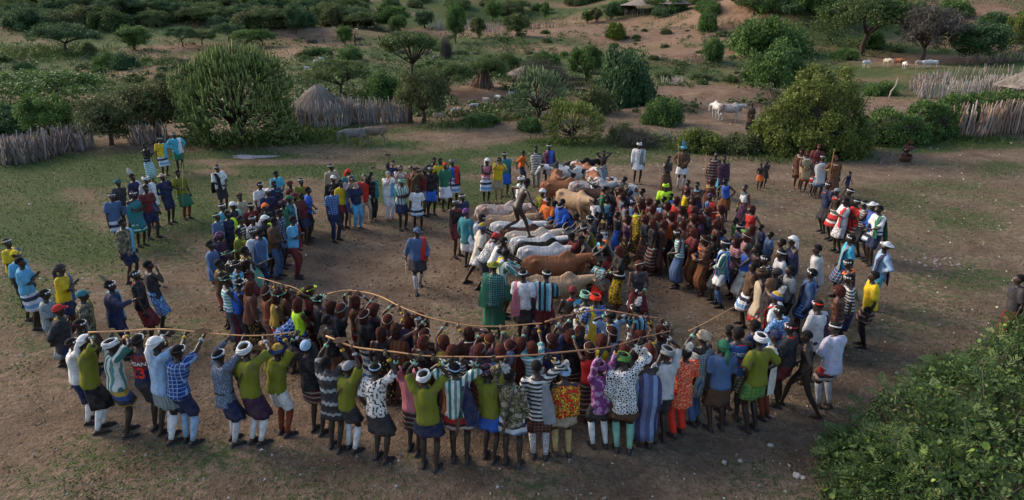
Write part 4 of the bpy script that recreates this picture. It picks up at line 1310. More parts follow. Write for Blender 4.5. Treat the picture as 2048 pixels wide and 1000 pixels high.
# ================================================================ the people: crown x y, height, pose; top; bottom; head; extras; where
CROWD = {
"men raising poles in the front row": """
139 676 f848 up:A; white shirt; navy skirt; band; legs:white; beside the pole's tip
168 669 f862 up:A; olive shirt; black skirt; white fullscarf; legs:white
218 678 f870 up:A; green_striped shirt; mustard_band kilt; white turban; stool; 
270 669 f870 up@-25:A; jersey vest; charcoal shorts; band; jordan
307 673 f880 up:A; light_blue shirt; grey_check kilt; white fullscarf; legs:white
354 689 f892 upR:A; blue_plaid shirt; navy shorts; band; legs:light_blue stoolup
433 699 f890 up:A; dotted longshirt; navy skirt; light_blue band; legs:pale_grey belt:black
486 688 f890 upR:A; olive shirt; plum skirt; white turban; legs:white strap stool
555 689 f876 upR:A; olive shirt; white shorts; mustard_band ringcap; legs:clay
609 681 f872 up:A; black tee; tribal kilt; light_blue cap; sock:white
649 712 f900 up:C; zigzag_dark shirt; zigzag_dark kilt; crop; stoolup
697 722 f908 upR:C; olive shirt; charcoal kilt; grey cap; legs:white strap
749 725 f918 upR:C; black_floral shirt; charcoal skirt; light_blue band; stoolL
814 723 f905 up:C; pink tee; tribal skirt; crop; ; behind the raised pole
846 743 f940 up:C; olive shirt; navy kilt; white turban; ; 
908 725 f932 up:C; green_striped shirt; red_band kilt; light_blue band; rifle sashR:navy
972 731 f920 up:C; olive shirt; blue kilt; purple_dot turban; 
1018 739 f932 upL:H; camouflage longshirt; banded kilt; crop; plume rifle
1072 719 f914 upR:H; monochrome longshirt; maroon_plaid skirt; crop; legs:speckled sashR:grey
1129 733 f910 hip; red_print cape; beige kilt; light_blue turban; plume legs:yellow_brown
1200 722 f898 up:H; purple_print longshirt; charcoal kilt; purple turban; legs:white
1247 704 f902 upR:H; chain_print longshirt; brown kilt; green_lattice turban; legs:mint stoolL
1290 707 f894 up:H; indigo_striped robe; khaki trousers; white turban; plume
1337 692 f885 upR:H; pale_grey tee; charcoal shorts; grey turban; 
1376 695 f878 upL:H; zigzag_red tunic; scarlet trousers; crop; plume
1408 661 f852 upL:J; grey_check wrap; denim trousers; beige knit; 
1448 680 f862 stand; denim shirt; brown skirt; green fullscarf; sock:white
1478 654 f854 hip@8; jersey_blue vest; diamond shorts; crop; jordan footband:yellow
1524 666 f859 hips; olive shirt; green_lattice kilt; white turban; sock:white
1553 660 f839 hip; black vest; maroon shorts; navy cap; towel:cream legs:clay stick
1614 660 f831 stride@70; bare; none; crop; barefoot; walking naked beside the hooded onlooker
1671 643 f814 front; pastel hoodie; red_band kilt; whiteband; legs:pale_grey
1637 598 1.76 chin; pale_grey longshirt; charcoal trousers; scarlet band; sashR:plum
1562 610 1.72 front; tie_dye shirt; navy kilt; band; 
1557 583 1.74 stand; white tee; blue skirt; mustard_band knit; plume scarf:red
1680 571 1.62 stand; brown_striped vest; tribal longskirt; braids_round; 
1584 644 1.70 front; charcoal tee; maroon kilt; red band; beads:red
1511 639 1.72 chin; navy longshirt; charcoal kilt; crop; stoolup; behind the white turban
1461 649 1.70 stand; bare; charcoal skirt; crop; ; in front of the blue jersey
""",
"women and men under the arched pole": """
451 550 1.66 clap; teal_hoop vest; maroon_stripe longskirt; crop; leafband
479 557 1.62 front; blue vest; charcoal longskirt; navy band; leafband:cream
499 564 1.62 stand; hide longshirt; beaded longskirt; braids; woman
530 573 1.62 up:B; ochre vest; brown_striped longskirt; braids; beadband
556 580 1.62 front; mustard vest; red_band longskirt; braids; leafband
573 573 1.60 up:B; hide vest; hide longskirt; braids_round; ; between the two garlanded women
594 596 1.60 front; neon vest; tribal longskirt; braids; 
617 571 1.62 up:B; maroon vest; hide longskirt; braids_round; leafband:neon
619 620 1.62 bend@-60; blue_plaid shirt; navy skirt; crop; 
636 590 1.60 front; charcoal vest; tribal longskirt; crop; leafband
660 603 1.62 stand; charcoal tee; grey_check longskirt; braids_round; 
682 607 1.60 upR:D; black vest; hide longskirt; braids; beadband:mint; with pale bead band
708 592 1.62 up:D; hide vest; red_band longskirt; braids_round; ; under the arch of the pole
728 619 1.60 upL:D; black shirt; banded longskirt; braids; beadband
748 607 1.62 front; plum vest; brown_striped longskirt; braids_round; ; beside the beaded black shirt
774 629 1.58 up:D; charcoal vest; tribal longskirt; braids; beadband; arm stretched to bent pole
790 647 1.62 upR:D; fringe wrap; hide longskirt; braids; 
818 630 1.58 upR:D; navy vest; charcoal longskirt; braids_round; 
838 626 1.58 up:D; charcoal vest; plum longskirt; braids_round; 
849 657 1.58 upL:D; brown_striped shirt; fringe longskirt; braids; beadband
847 671 1.58 front; black vest; beaded longskirt; braids_round; beadband:gold; under the bent pole
886 671 1.60 up:D; mustard vest; hide longskirt; braids_round; beadband:gold
938 655 1.60 upR:D; hide shirt; tribal longskirt; braids; collar:cream
959 688 1.58 up:D; plum shirt; brown_striped longskirt; braids_round; beadband
1000 690 1.58 upR:D; denim shirt; fringe longskirt; braids; 
1021 680 1.58 upL:D; hide vest; charcoal longskirt; braids; beadband:pink; pink bead band
1042 675 1.60 front; braid wrap; hide longskirt; braids; 
1064 684 1.58 up:D; teal_hoop shirt; tribal longskirt; braids; 
1104 670 1.60 upR:E; navy shirt; beaded longskirt; braids_round; beadband
1140 660 1.60 up:E; black shirt; tribal longskirt; braids_round; beadband:mint
1161 652 1.58 upL:E; black vest; hide longskirt; braids; beadband:yellow
1224 652 1.60 front; light_blue vest; tribal longskirt; braids; beadband
1249 687 1.56 upR:E; charcoal shirt; fringe longskirt; braids_round; 
1281 661 1.60 up:E; hide vest; red_band longskirt; braids_round; collar:cream
1323 652 1.60 upR:E; charcoal vest; brown_striped longskirt; braids; 
1205 668 1.58 upR:E; yellow vest; tribal longskirt; braids_round; 
1222 620 1.72 up:E; light_blue shirt; navy kilt; band; 
1272 607 1.74 upL:E; teal_striped shirt; navy kilt; band; plume
1192 586 1.72 front; blue_plaid shirt; khaki kilt; scarlet turban; scarf:yellow
1171 582 1.68 front; black_floral wrap; charcoal kilt; mint turban; 
1146 571 1.70 front; bare; charcoal skirt; maroon cap; sashR:turquoise beads:red
1070 597 1.60 crouch; grey wrap; plum skirt; crop; ; sitting behind the striped shirt
650 630 1.62 stand; black shirt; hide longskirt; crop; ; behind the bending plaid shirt
760 655 1.56 upR:D; black vest; beaded longskirt; braids; 
905 690 1.56 front; monochrome shirt; fringe longskirt; braids_round; 
980 668 1.58 upR:D; charcoal vest; hide longskirt; braids; beadband:gold
1180 685 1.56 upL:E; red vest; tribal longskirt; braids; beadband
1300 690 1.58 upR:E; black vest; maroon_stripe longskirt; braids_round; 
""",
"spectators on the grass by the stake fence": """
10 476 1.74 stand; yellow shirt; brown kilt; yellow band; scarf:denim
27 500 1.74 stand; sky shirt; green skirt; yellow cap; ; behind the blue shirt
36 514 1.76 cross; sky tee; banded skirt; crop; 
86 578 1.68 front; grey_check shirt; grey_striped longskirt; band; stool
118 527 1.74 cross; yellow shirt; navy kilt; charcoal fullscarf; scarf:denim
163 580 1.72 stand; camouflage longshirt; brown skirt; teal cap; scarf:olive
115 609 1.70 back; charcoal longshirt; navy shorts; red cap; beads:gold
158 638 1.66 front; black tee; plum skirt; maroon band; ; beside the red cap
216 561 1.76 point@-75; navy jacket; navy trousers; band; plume:beige scarf:sky
266 540 1.72 stand; black shirt; maroon skirt; band; beads:red
293 520 1.74 chin; charcoal vest; tie_dye skirt; crop; purse:charcoal
242 437 1.76 loose; camouflage jacket; navy shorts; crop; scarf:sky; sleeves rolled
222 385 1.74 stand; denim shirt; banded kilt; band; bag
265 381 1.74 cross; teal wrap; green_hoop skirt; red band; bag
290 369 1.74 loose; maroon shirt; navy shorts; crop; legs:charcoal
234 358 1.74 stand; charcoal shirt; denim kilt; teal turban; 
262 347 1.76 stand; navy jacket; charcoal shorts; crop; plume scarf:lilac
290 352 1.74 hip; pale_grey shirt; denim shorts; white turban; towel:white
322 347 1.72 hips; navy longshirt; navy shorts; beige hat; sock:pale_grey
354 339 1.74 staff; olive shirt; green skirt; crop; legs:clay longstick
287 286 1.66 cross; black vest; teal_hoop longskirt; crop; ; by the slanting fence
318 274 1.68 hip; yellow shirt; banded skirt; teal band; scarf:turquoise
346 264 1.76 hips; turquoise jacket; green shorts; band; scarf:white
433 329 1.74 front; white tee; charcoal shorts; whiteband; sashR:black
""",
"crowd at the edge of the clearing": """
551 341 1.62 front; turquoise tee; navy skirt; crop; ; above the white cap
546 361 1.70 stand; navy shirt; navy kilt; crop; beads:sky
519 363 1.70 stand; white tee; navy kilt; band; ; beside the white cap
535 376 1.72 stand; navy tee; maroon kilt; white cap; stick
578 361 1.68 stand; beige tee; maroon skirt; maroon turban; 
578 378 1.64 stand; pink shirt; tribal longskirt; braids; 
601 355 1.76 stand; olive jacket; charcoal shorts; whiteband; scarf:red
615 373 1.70 hold@-80; blue shirt; black shorts; crop; bottle
588 385 1.66 stand; brown shirt; navy kilt; maroon turban; 
478 385 1.72 stand; beige shirt; denim kilt; brown hat; 
442 405 1.74 stand; turquoise shirt; black kilt; white band; 
465 403 1.74 stand; charcoal shirt; navy kilt; white cap; scarf:mint
431 424 1.72 stand; denim shirt; navy kilt; neon band; beads:neon
452 420 1.70 stand; navy shirt; black kilt; crop; scarf:neon
500 404 1.72 stand; maroon shirt; tribal skirt; gold band; beads:red
529 406 1.72 stand; black shirt; charcoal kilt; orange knit; 
577 390 1.72 chin; teal shirt; navy kilt; green cap; towel:white
558 418 1.70 stand; navy_plaid shirt; denim kilt; crop; 
478 431 1.72 stand; monochrome shirt; charcoal kilt; crop; beads:white
502 430 1.74 stand; chain_print shirt; black kilt; band; 
529 430 1.72 stand; charcoal tee; navy shorts; white fullscarf; scarf:neon
586 431 1.74 cross; sky tee; maroon trousers; crop; scarf:maroon
548 434 1.74 front; brown jacket; denim trousers; crop; stick
519 457 1.74 stand; denim jacket; navy trousers; crop; scarf:sky
503 456 1.72 stand; white tunic; mint longskirt; band; scarf:orange
474 456 1.70 stand; olive shirt; charcoal kilt; crop; beads:neon
439 463 1.68 stand; plum shirt; charcoal skirt; purple_dot fullscarf; 
417 480 1.74 stand; denim jacket; red_band kilt; crop; 
436 518 1.66 point@-50; brown vest; maroon skirt; crop; beads:gold; arm stretched to the pole
487 492 1.70 point@-60; bare; maroon skirt; crop; beads:gold; crowned with dry sticks
455 500 1.66 stand; charcoal vest; navy kilt; crop; leafband
470 520 1.66 stand; sky vest; charcoal longskirt; crop; leafband:cream
565 400 1.68 stand; green shirt; charcoal kilt; plum turban; 
602 385 1.60 stand; maroon shirt; navy kilt; crop; ; behind the blue shirt with bottle
""",
"onlookers and visitors with phones": """
660 327 1.72 loose; beige longshirt; khaki trousers; whiteband; 
666 350 1.74 loose; black jacket; navy trousers; white cap; backpack
663 373 1.72 stand; blue_plaid shirt; navy trousers; crop; sock:sky
679 358 1.68 stand; yellow tee; maroon kilt; crop; scarf:sky sock:sky
696 338 1.66 stand; teal shirt; charcoal skirt; red fullscarf; 
701 351 1.76 photo; grey tee; denim shorts; bun; light phone
708 359 1.66 stand; navy tee; sky trousers; bun; light; behind the grey T-shirt
728 348 1.66 loose; red longshirt; beige trousers; longhair; light purse:cream
742 347 1.66 phoneup; black longshirt; black trousers; longhair; light scarf:teal phone
776 342 1.70 photo; white tee; white trousers; grey cap; light scarf:sky purse:black phone
786 320 1.70 phoneup; navy tee; charcoal trousers; crop; tan phone
801 330 1.74 photo; pale_grey shirt; denim trousers; bun; light phone
803 357 1.72 cross; green_striped shirt; navy kilt; mint turban; sock:white
821 331 1.76 photo; ochre shirt; brown trousers; bun; tan phone
834 334 1.74 photo; brown longshirt; maroon trousers; crop; tan phone
848 335 1.70 stand; maroon shirt; grey_check kilt; charcoal cap; scarf:white
834 371 1.50 loose; white tee; banded kilt; crop; barefoot
862 332 1.74 stand; black tee; blue shorts; band; 
868 314 1.72 hold; charcoal shirt; navy trousers; crop; ; behind the yellow shirt
880 315 1.70 hold; yellow shirt; navy trousers; crop; phone
890 324 1.74 stand; green shirt; white skirt; red cap; 
904 317 1.74 stand; blue vest; banded skirt; grey turban; scarf:red
834 455 1.72 walk@-165; denim jacket; charcoal kilt; denim cap; scarf:red legs:pale_grey stick
975 316 1.70 cross; pink vest; banded skirt; white fullscarf; 
999 314 1.72 photo; yellow tee; khaki shorts; crop; mask tan phone
1009 303 1.74 stand; teal shirt; blue skirt; band; ; beside the yellow T-shirt
1047 301 1.45 walk@-120; orange tee; navy shorts; crop; barefoot
1072 292 1.66 stand; monochrome wrap; grey_striped trousers; crop; 
1098 287 1.72 stand; purple_dot wrap; charcoal skirt; band; scarf:blue
""",
"people holding the cattle": """
911 397 1.74 stand; black vest; maroon kilt; band; beads:red
923 386 1.74 stand; navy shirt; charcoal kilt; red band; 
931 416 1.74 loose@-30; teal jacket; white skirt; purple cap; 
967 428 1.74 reach@-90; white shirt; white kilt; band; 
965 446 1.76 stride@-75; cream tunic; white kilt; mustard_band knit; 
996 464 1.72 reach@-85; chain_print shirt; charcoal skirt; red_band fullscarf; 
1011 474 1.72 reach@-85; white vest; charcoal skirt; band; ; grasping a tail
1014 498 1.74 push@-80; green_striped longshirt; green skirt; crop; scarf:yellow
988 523 1.76 stand@-10; green_plaid longshirt; green longskirt; olive hat; scarf:green
1046 538 1.76 loose@-20; white shirt; charcoal skirt; whiteband; scarf:pink
1094 538 1.76 front@0; teal_striped shirt; maroon skirt; whiteband; 
1085 377 1.72 stand@150; olive shirt; navy skirt; fullscarf; beads:red scarf:red_band
1097 394 1.66 front@140; orange shirt; charcoal skirt; crop; beads:green
1107 401 1.66 reach@95; charcoal shirt; brown skirt; crop; ; bending over the tan bull
1119 406 1.74 reach@120; blue jacket; chain_print skirt; band; scarf:pink_striped beads:red
1126 397 1.70 stand@140; blue shirt; charcoal skirt; crop; ; behind the open blue jacket
1150 426 1.66 reach@100; brown vest; charcoal skirt; crop; stick
1167 448 1.70 reach@110; olive vest; tribal skirt; band; beads:pink
1181 430 1.66 push@100; charcoal shirt; green skirt; teal band; 
1196 467 1.72 reach@100; bare; maroon skirt; crop; sashR:sky collar:orange; blue cloth on shoulder
1200 520 1.22 hold@140; teal_hoop tee; red skirt; crop; barefoot; 
1160 470 1.66 reach@95; brown wrap; charcoal skirt; crop; 
1140 465 1.66 reach@100; maroon shirt; navy skirt; crop; ; beside the white bulls' heads
1043 352 1.66 stand@-90; white shirt; charcoal skirt; white turban; 
1182 520 1.60 crouch@120; black shirt; charcoal skirt; crop; ; under the tan cow's head
""",
"women and children gathered by the herd": """
1191 397 1.25 stand@130; white tee; maroon skirt; crop; beads:maroon barefoot
1215 395 1.25 front@130; sky vest; navy skirt; crop; beads:yellow barefoot
1211 372 1.45 stand@120; green vest; charcoal skirt; crop; beads:red; 
1226 376 1.40 stand@120; charcoal tee; navy skirt; crop; ; beneath the white spotted bull
1240 375 1.55 stand@110; ochre vest; hide skirt; braids; ; beside the dark haired boy
1251 353 1.50 stand@120; charcoal tee; navy shorts; crop; ; watching over the children
1246 386 1.50 stand@110; navy_plaid vest; hide skirt; braids_round; 
1193 423 1.20 stand@110; navy vest; charcoal skirt; crop; barefoot; 
1210 427 1.30 front@120; bare; white skirt; crop; barefoot beads:gold; 
1236 423 1.35 stand@110; charcoal vest; blue longskirt; crop; barefoot
1250 402 1.35 stand@110; grey vest; charcoal skirt; crop; beads:red barefoot; 
1262 380 1.50 stand@110; navy tee; charcoal skirt; navy cap; 
1268 398 1.50 stand@115; denim vest; brown skirt; blue band; ; beside the neon band
1273 409 1.62 staff@110; yellow_print wrap; beaded longskirt; braids; longstick collar:neon
1287 376 1.55 stand@110; brown vest; hide skirt; crop; ; between ochre haired women
1283 401 1.60 stand@100; hide shirt; charcoal skirt; braids_round; 
1298 396 1.60 stand@100; maroon vest; charcoal skirt; braids_round; 
1307 410 1.62 stand@105; brown shirt; tribal skirt; braids; collar:grey
1316 399 1.45 stand@115; light_blue tee; charcoal skirt; crop; 
1332 366 1.70 stand@170; neon tee; navy skirt; neon turban; glasses
1330 392 1.40 stand@120; charcoal vest; hide skirt; crop; ; below the neon shirt
1336 404 1.62 stand@100; brown vest; beaded skirt; braids_round; ; beside the red cloth
1343 386 1.40 stand@140; blue tee; charcoal skirt; crop; 
1355 393 1.62 stand@120; red wrap; maroon skirt; braids; 
1377 359 1.45 stand@140; maroon vest; hide skirt; crop; 
1395 363 1.55 cross@140; brown_striped vest; navy skirt; crop; beads:sky
1376 378 1.40 stand@120; yellow vest; charcoal skirt; crop; 
1388 394 1.62 stand@100; red vest; hide skirt; braids; ; above the olive top
1389 412 1.62 front@105; olive vest; charcoal skirt; braids; 
1390 428 1.60 stand@100; hide vest; brown_striped skirt; braids_round; collar:brown
1365 412 1.60 stand@100; charcoal vest; hide skirt; braids_round; 
1420 386 1.55 cross@140; blue_plaid vest; plum skirt; purple_dot fullscarf; scarf:red
1425 356 1.55 stand@130; hide vest; ochre skirt; braids; collar:gold
1451 356 1.50 hips@140; blue vest; fringe skirt; crop; barefoot
1416 414 1.62 stand@95; charcoal shirt; brown skirt; braids; 
1404 430 1.58 stand@95; plum shirt; tribal skirt; braids_round; 
1443 410 1.62 point@90; black vest; charcoal skirt; braids; beads:orange
1316 425 1.64 staff@95; charcoal shirt; beaded longskirt; braids; longstick belt:blue
1345 423 1.64 stand@115; orange vest; black skirt; braids; beads:cream
1355 458 1.60 front@90; teal_hoop vest; denim longskirt; band; 
1387 456 1.62 clap@90; maroon tee; fringe longskirt; braids_round; belt:hide
1368 440 1.58 stand@95; hide shirt; beaded longskirt; braids; 
1410 471 1.64 hold@90; brown_striped tee; fringe longskirt; braids; drum beadband:beige collar:orange
1452 478 1.74 hold@80; green_striped jacket; white kilt; whiteband; scarf:blue legs:denim
1449 458 1.35 stand@100; denim tee; charcoal skirt; crop; 
1473 435 1.30 stand@100; green_lattice vest; charcoal skirt; crop; barefoot
1432 440 1.56 stand@95; hide vest; charcoal longskirt; braids_round; belt:maroon; maroon belt
1430 470 1.30 stand@95; black tee; maroon skirt; crop; ; behind the brown striped drummer
1474 475 1.60 stand@95; pink_striped tee; charcoal skirt; braids; 
1491 368 1.64 stand@120; white bustier; plum longskirt; bun; beads:teal woman
1504 410 1.62 hips@110; red vest; hide skirt; braids; 
1485 440 1.50 front@100; green_lattice tee; navy skirt; crop; 
1493 465 1.60 stand@95; pink_striped shirt; hide skirt; braids; beadband
1506 450 1.60 stand@95; charcoal wrap; brown skirt; braids; 
1481 447 1.50 hold@95; navy vest; teal skirt; whiteband; 
1523 448 1.35 stand@95; navy tee; charcoal shorts; crop; 
1544 463 1.35 stand@95; denim tee; charcoal shorts; crop; 
1496 487 1.70 clap@80; blue vest; cream skirt; bun; legs:pale_grey apron:cream
1588 471 1.74 cross@85; navy robe; charcoal trousers; white fullscarf; 
1567 477 1.66 stand@85; brown shirt; charcoal skirt; crop; 
1565 498 1.72 stand@85; pale_grey shirt; charcoal skirt; whiteband; 
1533 509 1.72 stand@85; black shirt; charcoal skirt; band; beads:white
1558 536 1.68 stand@85; black tee; black skirt; charcoal cap; 
1584 530 1.70 stand@85; grey tee; black trousers; crop; 
1525 536 1.68 stand@85; beige wrap; red_band skirt; brown turban; 
1510 525 1.60 stand@85; brown tee; banded skirt; crop; 
1544 557 1.64 stand@85; black robe; charcoal trousers; brown braids; 
1238 492 1.64 front@100; black shirt; yellow_print longskirt; braids; belt:white
1280 521 1.64 front@-170; charcoal vest; maroon skirt; braids_round; beadband
1265 548 1.15 front@60; navy vest; white kilt; crop; barefoot
1305 440 1.56 stand@100; black tee; tribal longskirt; braids; ; beside the long stick
1330 440 1.56 stand@100; hide vest; hide longskirt; braids_round; ; behind the orange top
1256 430 1.56 stand@105; plum vest; beaded longskirt; braids; 
1290 430 1.58 stand@105; charcoal shirt; brown_striped longskirt; braids_round; 
1445 500 1.40 stand@95; maroon vest; charcoal skirt; crop; ; behind the open striped jacket
1515 490 1.55 stand@90; brown vest; maroon skirt; crop; 
""",
"onlookers standing along the open field": """
1636 488 1.76 stand@75; pale_grey longshirt; banded skirt; crop; beads:green
1628 537 1.74 stand@70; denim longshirt; blue_plaid kilt; band; scarf:navy
1603 297 1.62 stand@170; hide wrap; beaded skirt; braids; collar:cream
1615 301 1.64 front@175; khaki wrap; fringe skirt; braids; collar:pale_grey
1640 288 1.72 stand@170; maroon shirt; charcoal skirt; braids_round; collar:charcoal
1646 309 1.66 stand@175; pale_grey wrap; denim skirt; whiteband; 
1631 326 1.25 behindhead@180; bare; red_band kilt; crop; barefoot
1672 311 1.66 staff@175; fringe tunic; hide longskirt; braids; collar:cream longstick
1701 342 1.00 walk@-150; navy vest; charcoal shorts; crop; barefoot
1523 326 1.10 front@170; bare; orange kilt; crop; barefoot; 
1536 319 1.15 chin@170; bare; charcoal kilt; crop; barefoot; beside the orange kilt
1659 364 1.66 stand@100; navy shirt; charcoal skirt; red band; beads:orange
1674 376 1.66 hip@100; bare; red_band skirt; grey cap; collar:red belt:mint
1692 395 1.70 cross@95; white tee; chain_print skirt; crop; scarf:red
1703 376 1.70 stand@95; black jacket; charcoal skirt; white band; 
1716 397 1.68 cross@95; red shirt; tribal skirt; whiteband; 
1731 400 1.72 cross@95; monochrome vest; charcoal skirt; whiteband; beads:white
1745 404 1.74 front@95; blue jacket; banded kilt; white hat; beads:red
1760 410 1.76 front@95; white shirt; navy shorts; crop; scarf:green belt:navy barefoot
1706 469 1.74 stand@85; turquoise tee; navy_plaid skirt; band; scarf:grey_check
1697 517 1.68 front@85; plum vest; charcoal skirt; band; collar:orange
1700 547 1.70 stand@85; monochrome tee; navy skirt; band; bag
1777 484 1.76 hip@80; light_blue longshirt; teal_striped kilt; white hat; scarf:navy
1752 541 1.76 stand@75; yellow shirt; tribal kilt; crop; legs:black purse:black
1279 284 1.74 stand@180; white jacket; white kilt; white turban; scarf:grey_check beads:red
1208 300 1.55 behindhead@180; bare; grey_check longskirt; crop; barefoot
1339 311 1.60 chin@180; bare; brown longskirt; crop; barefoot; beside the plumed jacket
1368 291 1.74 hold@175; brown jacket; white kilt; turquoise turban; plume:sky longstick legs:pale_grey
1434 303 1.72 stand@175; tribal wrap; maroon trousers; crop; longstick
1449 311 1.66 stand@175; plum wrap; turquoise skirt; crop; 
1823 281 1.60 crouch@175; hide wrap; hide skirt; braids; collar:ochre
1505 206 1.66 front@175; brown wrap; charcoal longskirt; crop; ; near the grazing bulls
2044 548 1.70 stand@80; charcoal shirt; maroon trousers; crop; ; beside the leafy bush
709 70 1.66 stand@90; charcoal shirt; charcoal skirt; crop; ; alone on the far slope
758 70 1.66 stand@90; black shirt; charcoal skirt; crop; ; far slope group
763 70 1.62 stand@90; brown shirt; charcoal skirt; crop; ; far slope group
769 71 1.60 stand@90; maroon shirt; charcoal skirt; crop; ; far slope group
1106 32 1.60 stand@90; charcoal shirt; brown skirt; crop; ; far up the hillside
1112 26 1.60 stand@90; ochre shirt; brown skirt; crop; ; far up the hillside
"""}
for grp, block in CROWD.items():
    for ln in block.strip().splitlines():
        if ln.strip(): PEOPLE.append(parse(ln, grp))
# the young man who runs over the bulls' backs
j_ = parse("1056 356 1.70 jump@-65; bare; none; crop; barefoot beads:cream; leaping over the bulls' backs", "people holding the cattle")
j_['lift'] = 1.12
PEOPLE.append(j_)
def build_people():
    seen = {}
    for d in PEOPLE:
        d['label'] = compose(d); seen.setdefault(d['label'], []).append(d)
    for lab, ds in seen.items():
        if len(ds) > 1: print("DUP", len(ds), lab)
        if len(lab.replace(',', '').split()) > 16: print("LONG", lab)
    for i, d in enumerate(PEOPLE): setup_person(d, i)
    run_requests()
    for i, d in enumerate(PEOPLE): build_person(d, i)
import time as _t
_t0 = _t.time()
build_people()
print("people", len(PEOPLE), "reqs", len(REQ), "time", round(_t.time() - _t0, 1))
# ================================================================ cattle, goats, donkeys
def beast_raw(kind, hy=0., hp=0., slim=1.0):
    """facing +x, feet on z = 0; hy/hp turn and dip the head"""
    mb = MB(); an = np.arange(14) * 2 * math.pi / 14
    hump = kind == 'bull'
    rings = []
    for x, zc, ry, rz in ((-.78, .99, .07, .10), (-.72, .98, .16, .21), (-.58, .96, .215, .27), (-.35, .94, .225, .275), (-.1, .90, .245, .30), (.15, .90, .245, .305), (.38, .95, .205, .285), (.54, .99, .15, .235), (.62, 1.0, .09, .15)):
        ry *= slim
        rings.append(np.stack([np.full(14, x), ry * np.cos(an), zc + rz * np.sin(an) * (1 - .16 * np.abs(np.cos(an)))], 1))
    mb.loft(rings)
    if hump:
        mb.ell((.34, 0, 1.15), (.24, .10, .17), roty(.2)); mb.ell((.33, 0, 1.27), (.12, .07, .09), roty(.3))
    mb.tube([(-.74, 0, 1.14), (-.5, 0, 1.215), (-.1, 0, 1.185), (.2, 0, 1.2)], [.03, .045, .035, .04], 6, True, True)
    for s_ in (-1, 1):
        mb.ell((-.47, .185 * s_ * slim, 1.14), (.085, .05, .06)); mb.ell((-.74, .09 * s_ * slim, 1.06), (.06, .05, .06)); mb.ell((-.56, .12 * s_ * slim, .88), (.19, .11, .24)); mb.ell((.36, .13 * s_ * slim, .92), (.15, .09, .25))
        mb.tube([(-.55, .13 * s_, .85), (-.44, .15 * s_, .66), (-.64, .15 * s_, .43), (-.60, .15 * s_, .12), (-.575, .15 * s_, .0)], [.11, .085, .050, .036, .05], 8)
        mb.tube([(.40, .12 * s_, .80), (.42, .13 * s_, .50), (.41, .13 * s_, .42), (.41, .13 * s_, .12), (.43, .13 * s_, .0)], [.085, .055, .052, .034, .05], 8)
    nb = A3(.50, 0, 1.08)
    Hm = rotz(hy) @ roty(hp)
    poll = nb + Hm @ A3(.42, 0, .16)
    mb.tube([nb - A3(.08, 0, .04), lerp(nb, poll, .5), poll], [.19 if hump else .16, .135, .10], 10, True, True)
    if hump: mb.ell(nb + Hm @ A3(.12, 0, -.18), (.22, .028, .17), Hm @ roty(-.3))
    hd = Hm @ roty(R(42)); f = lambda x, y, z: poll + hd @ A3(x, y, z)
    rr = []
    for x, ry, rz, dz in ((-.05, .06, .07, 0), (.02, .095, .10, -.01), (.14, .095, .105, -.02), (.26, .07, .08, -.02), (.37, .058, .060, -.015), (.43, .060, .055, -.015), (.46, .035, .035, -.02)):
        rr.append(np.array([f(x, ry * math.cos(q), rz * math.sin(q) + dz) for q in an]))
    mb.loft(rr)
    ear = .17 if kind != 'donkey' else .26
    for s_ in (-1, 1):
        if kind == 'donkey': mb.tube([f(.0, .05 * s_, .06), f(-.08, .08 * s_, .17), f(-.13, .09 * s_, .29)], [.03, .042, .012], 6)
        else: mb.tube([f(.03, .08 * s_, .02), f(.0, (.08 + ear * .6) * s_, .0), f(.0, (.08 + ear) * s_, -.03)], [.022, .04, .012], 6)
    mb.tube([(-.76, 0, 1.05), (-.82, 0, .90), (-.83, 0, .55), (-.82, 0, .42), (-.82, 0, .30)], [.035, .024, .018, .032, .012], 6)
    return mb, f, hd
COATS = {'cream': (.50, .42, .33), 'white': (.62, .60, .57), 'grey': (.40, .38, .36), 'tan': (.38, .25, .15), 'brown': (.23, .09, .04), 'dark': (.07, .035, .025), 'black': (.015, .013, .013), 'rust': (.30, .115, .05), 'pinkish': (.46, .37, .32), 'patched_red': (.58, .55, .52), 'patched_black': (.55, .54, .53)}
def coat(c):
    key = 'coat_' + c
    if key in MATS: return MATS[key]
    k = NB(key); v = k.coord('Object'); b = COATS[c]
    n1 = k.noise(v, 2.2, 4, .6); n2 = k.noise(v, 14, 3)
    col = k.mix(n1, tuple(q * .5 for q in b), tuple(min(1, q * 1.3) for q in b))
    col = k.mix(k.math('MULTIPLY', k.ramp(n2, [(.5, (0, 0, 0)), (.75, (1, 1, 1))]), .4), col, tuple(q * .55 for q in b))
    if c.startswith('patched'): col = k.mix(k.ramp(k.noise(v, 1.9, 2), [(.50, (0, 0, 0)), (.53, (1, 1, 1))]), col, (.20, .075, .035) if c.endswith('red') else (.035, .032, .032))
    if c in ('pinkish', 'grey'): col = k.mix(k.ramp(k.noise(v, 3.1, 2), [(.56, (0, 0, 0)), (.6, (.7, .7, .7))]), col, (.22, .12, .09))
    k.bump(k.math('ADD', n2, k.math('MULTIPLY', k.noise(k.coord('Object', (9, 1, 1.2)), 2.0, 2), 1.6)), .6, .03)
    MATS[key] = k.done(col, .75, .2); return MATS[key]
HORN = plain("horn", (.16, .13, .10), .45, 10, .4, .4)
def horn_me(f, hd, s_, big):
    mb = MB(); k = big
    mb.tube([f(.0, .06 * s_, .06), f(-.03, (.06 + .10 * k) * s_, .10), f(-.04, (.06 + .15 * k) * s_, .10 + .12 * k), f(.0, (.06 + .12 * k) * s_, .10 + .24 * k)], [.028, .024, .018, .006], 7)
    return mb.me("horn")
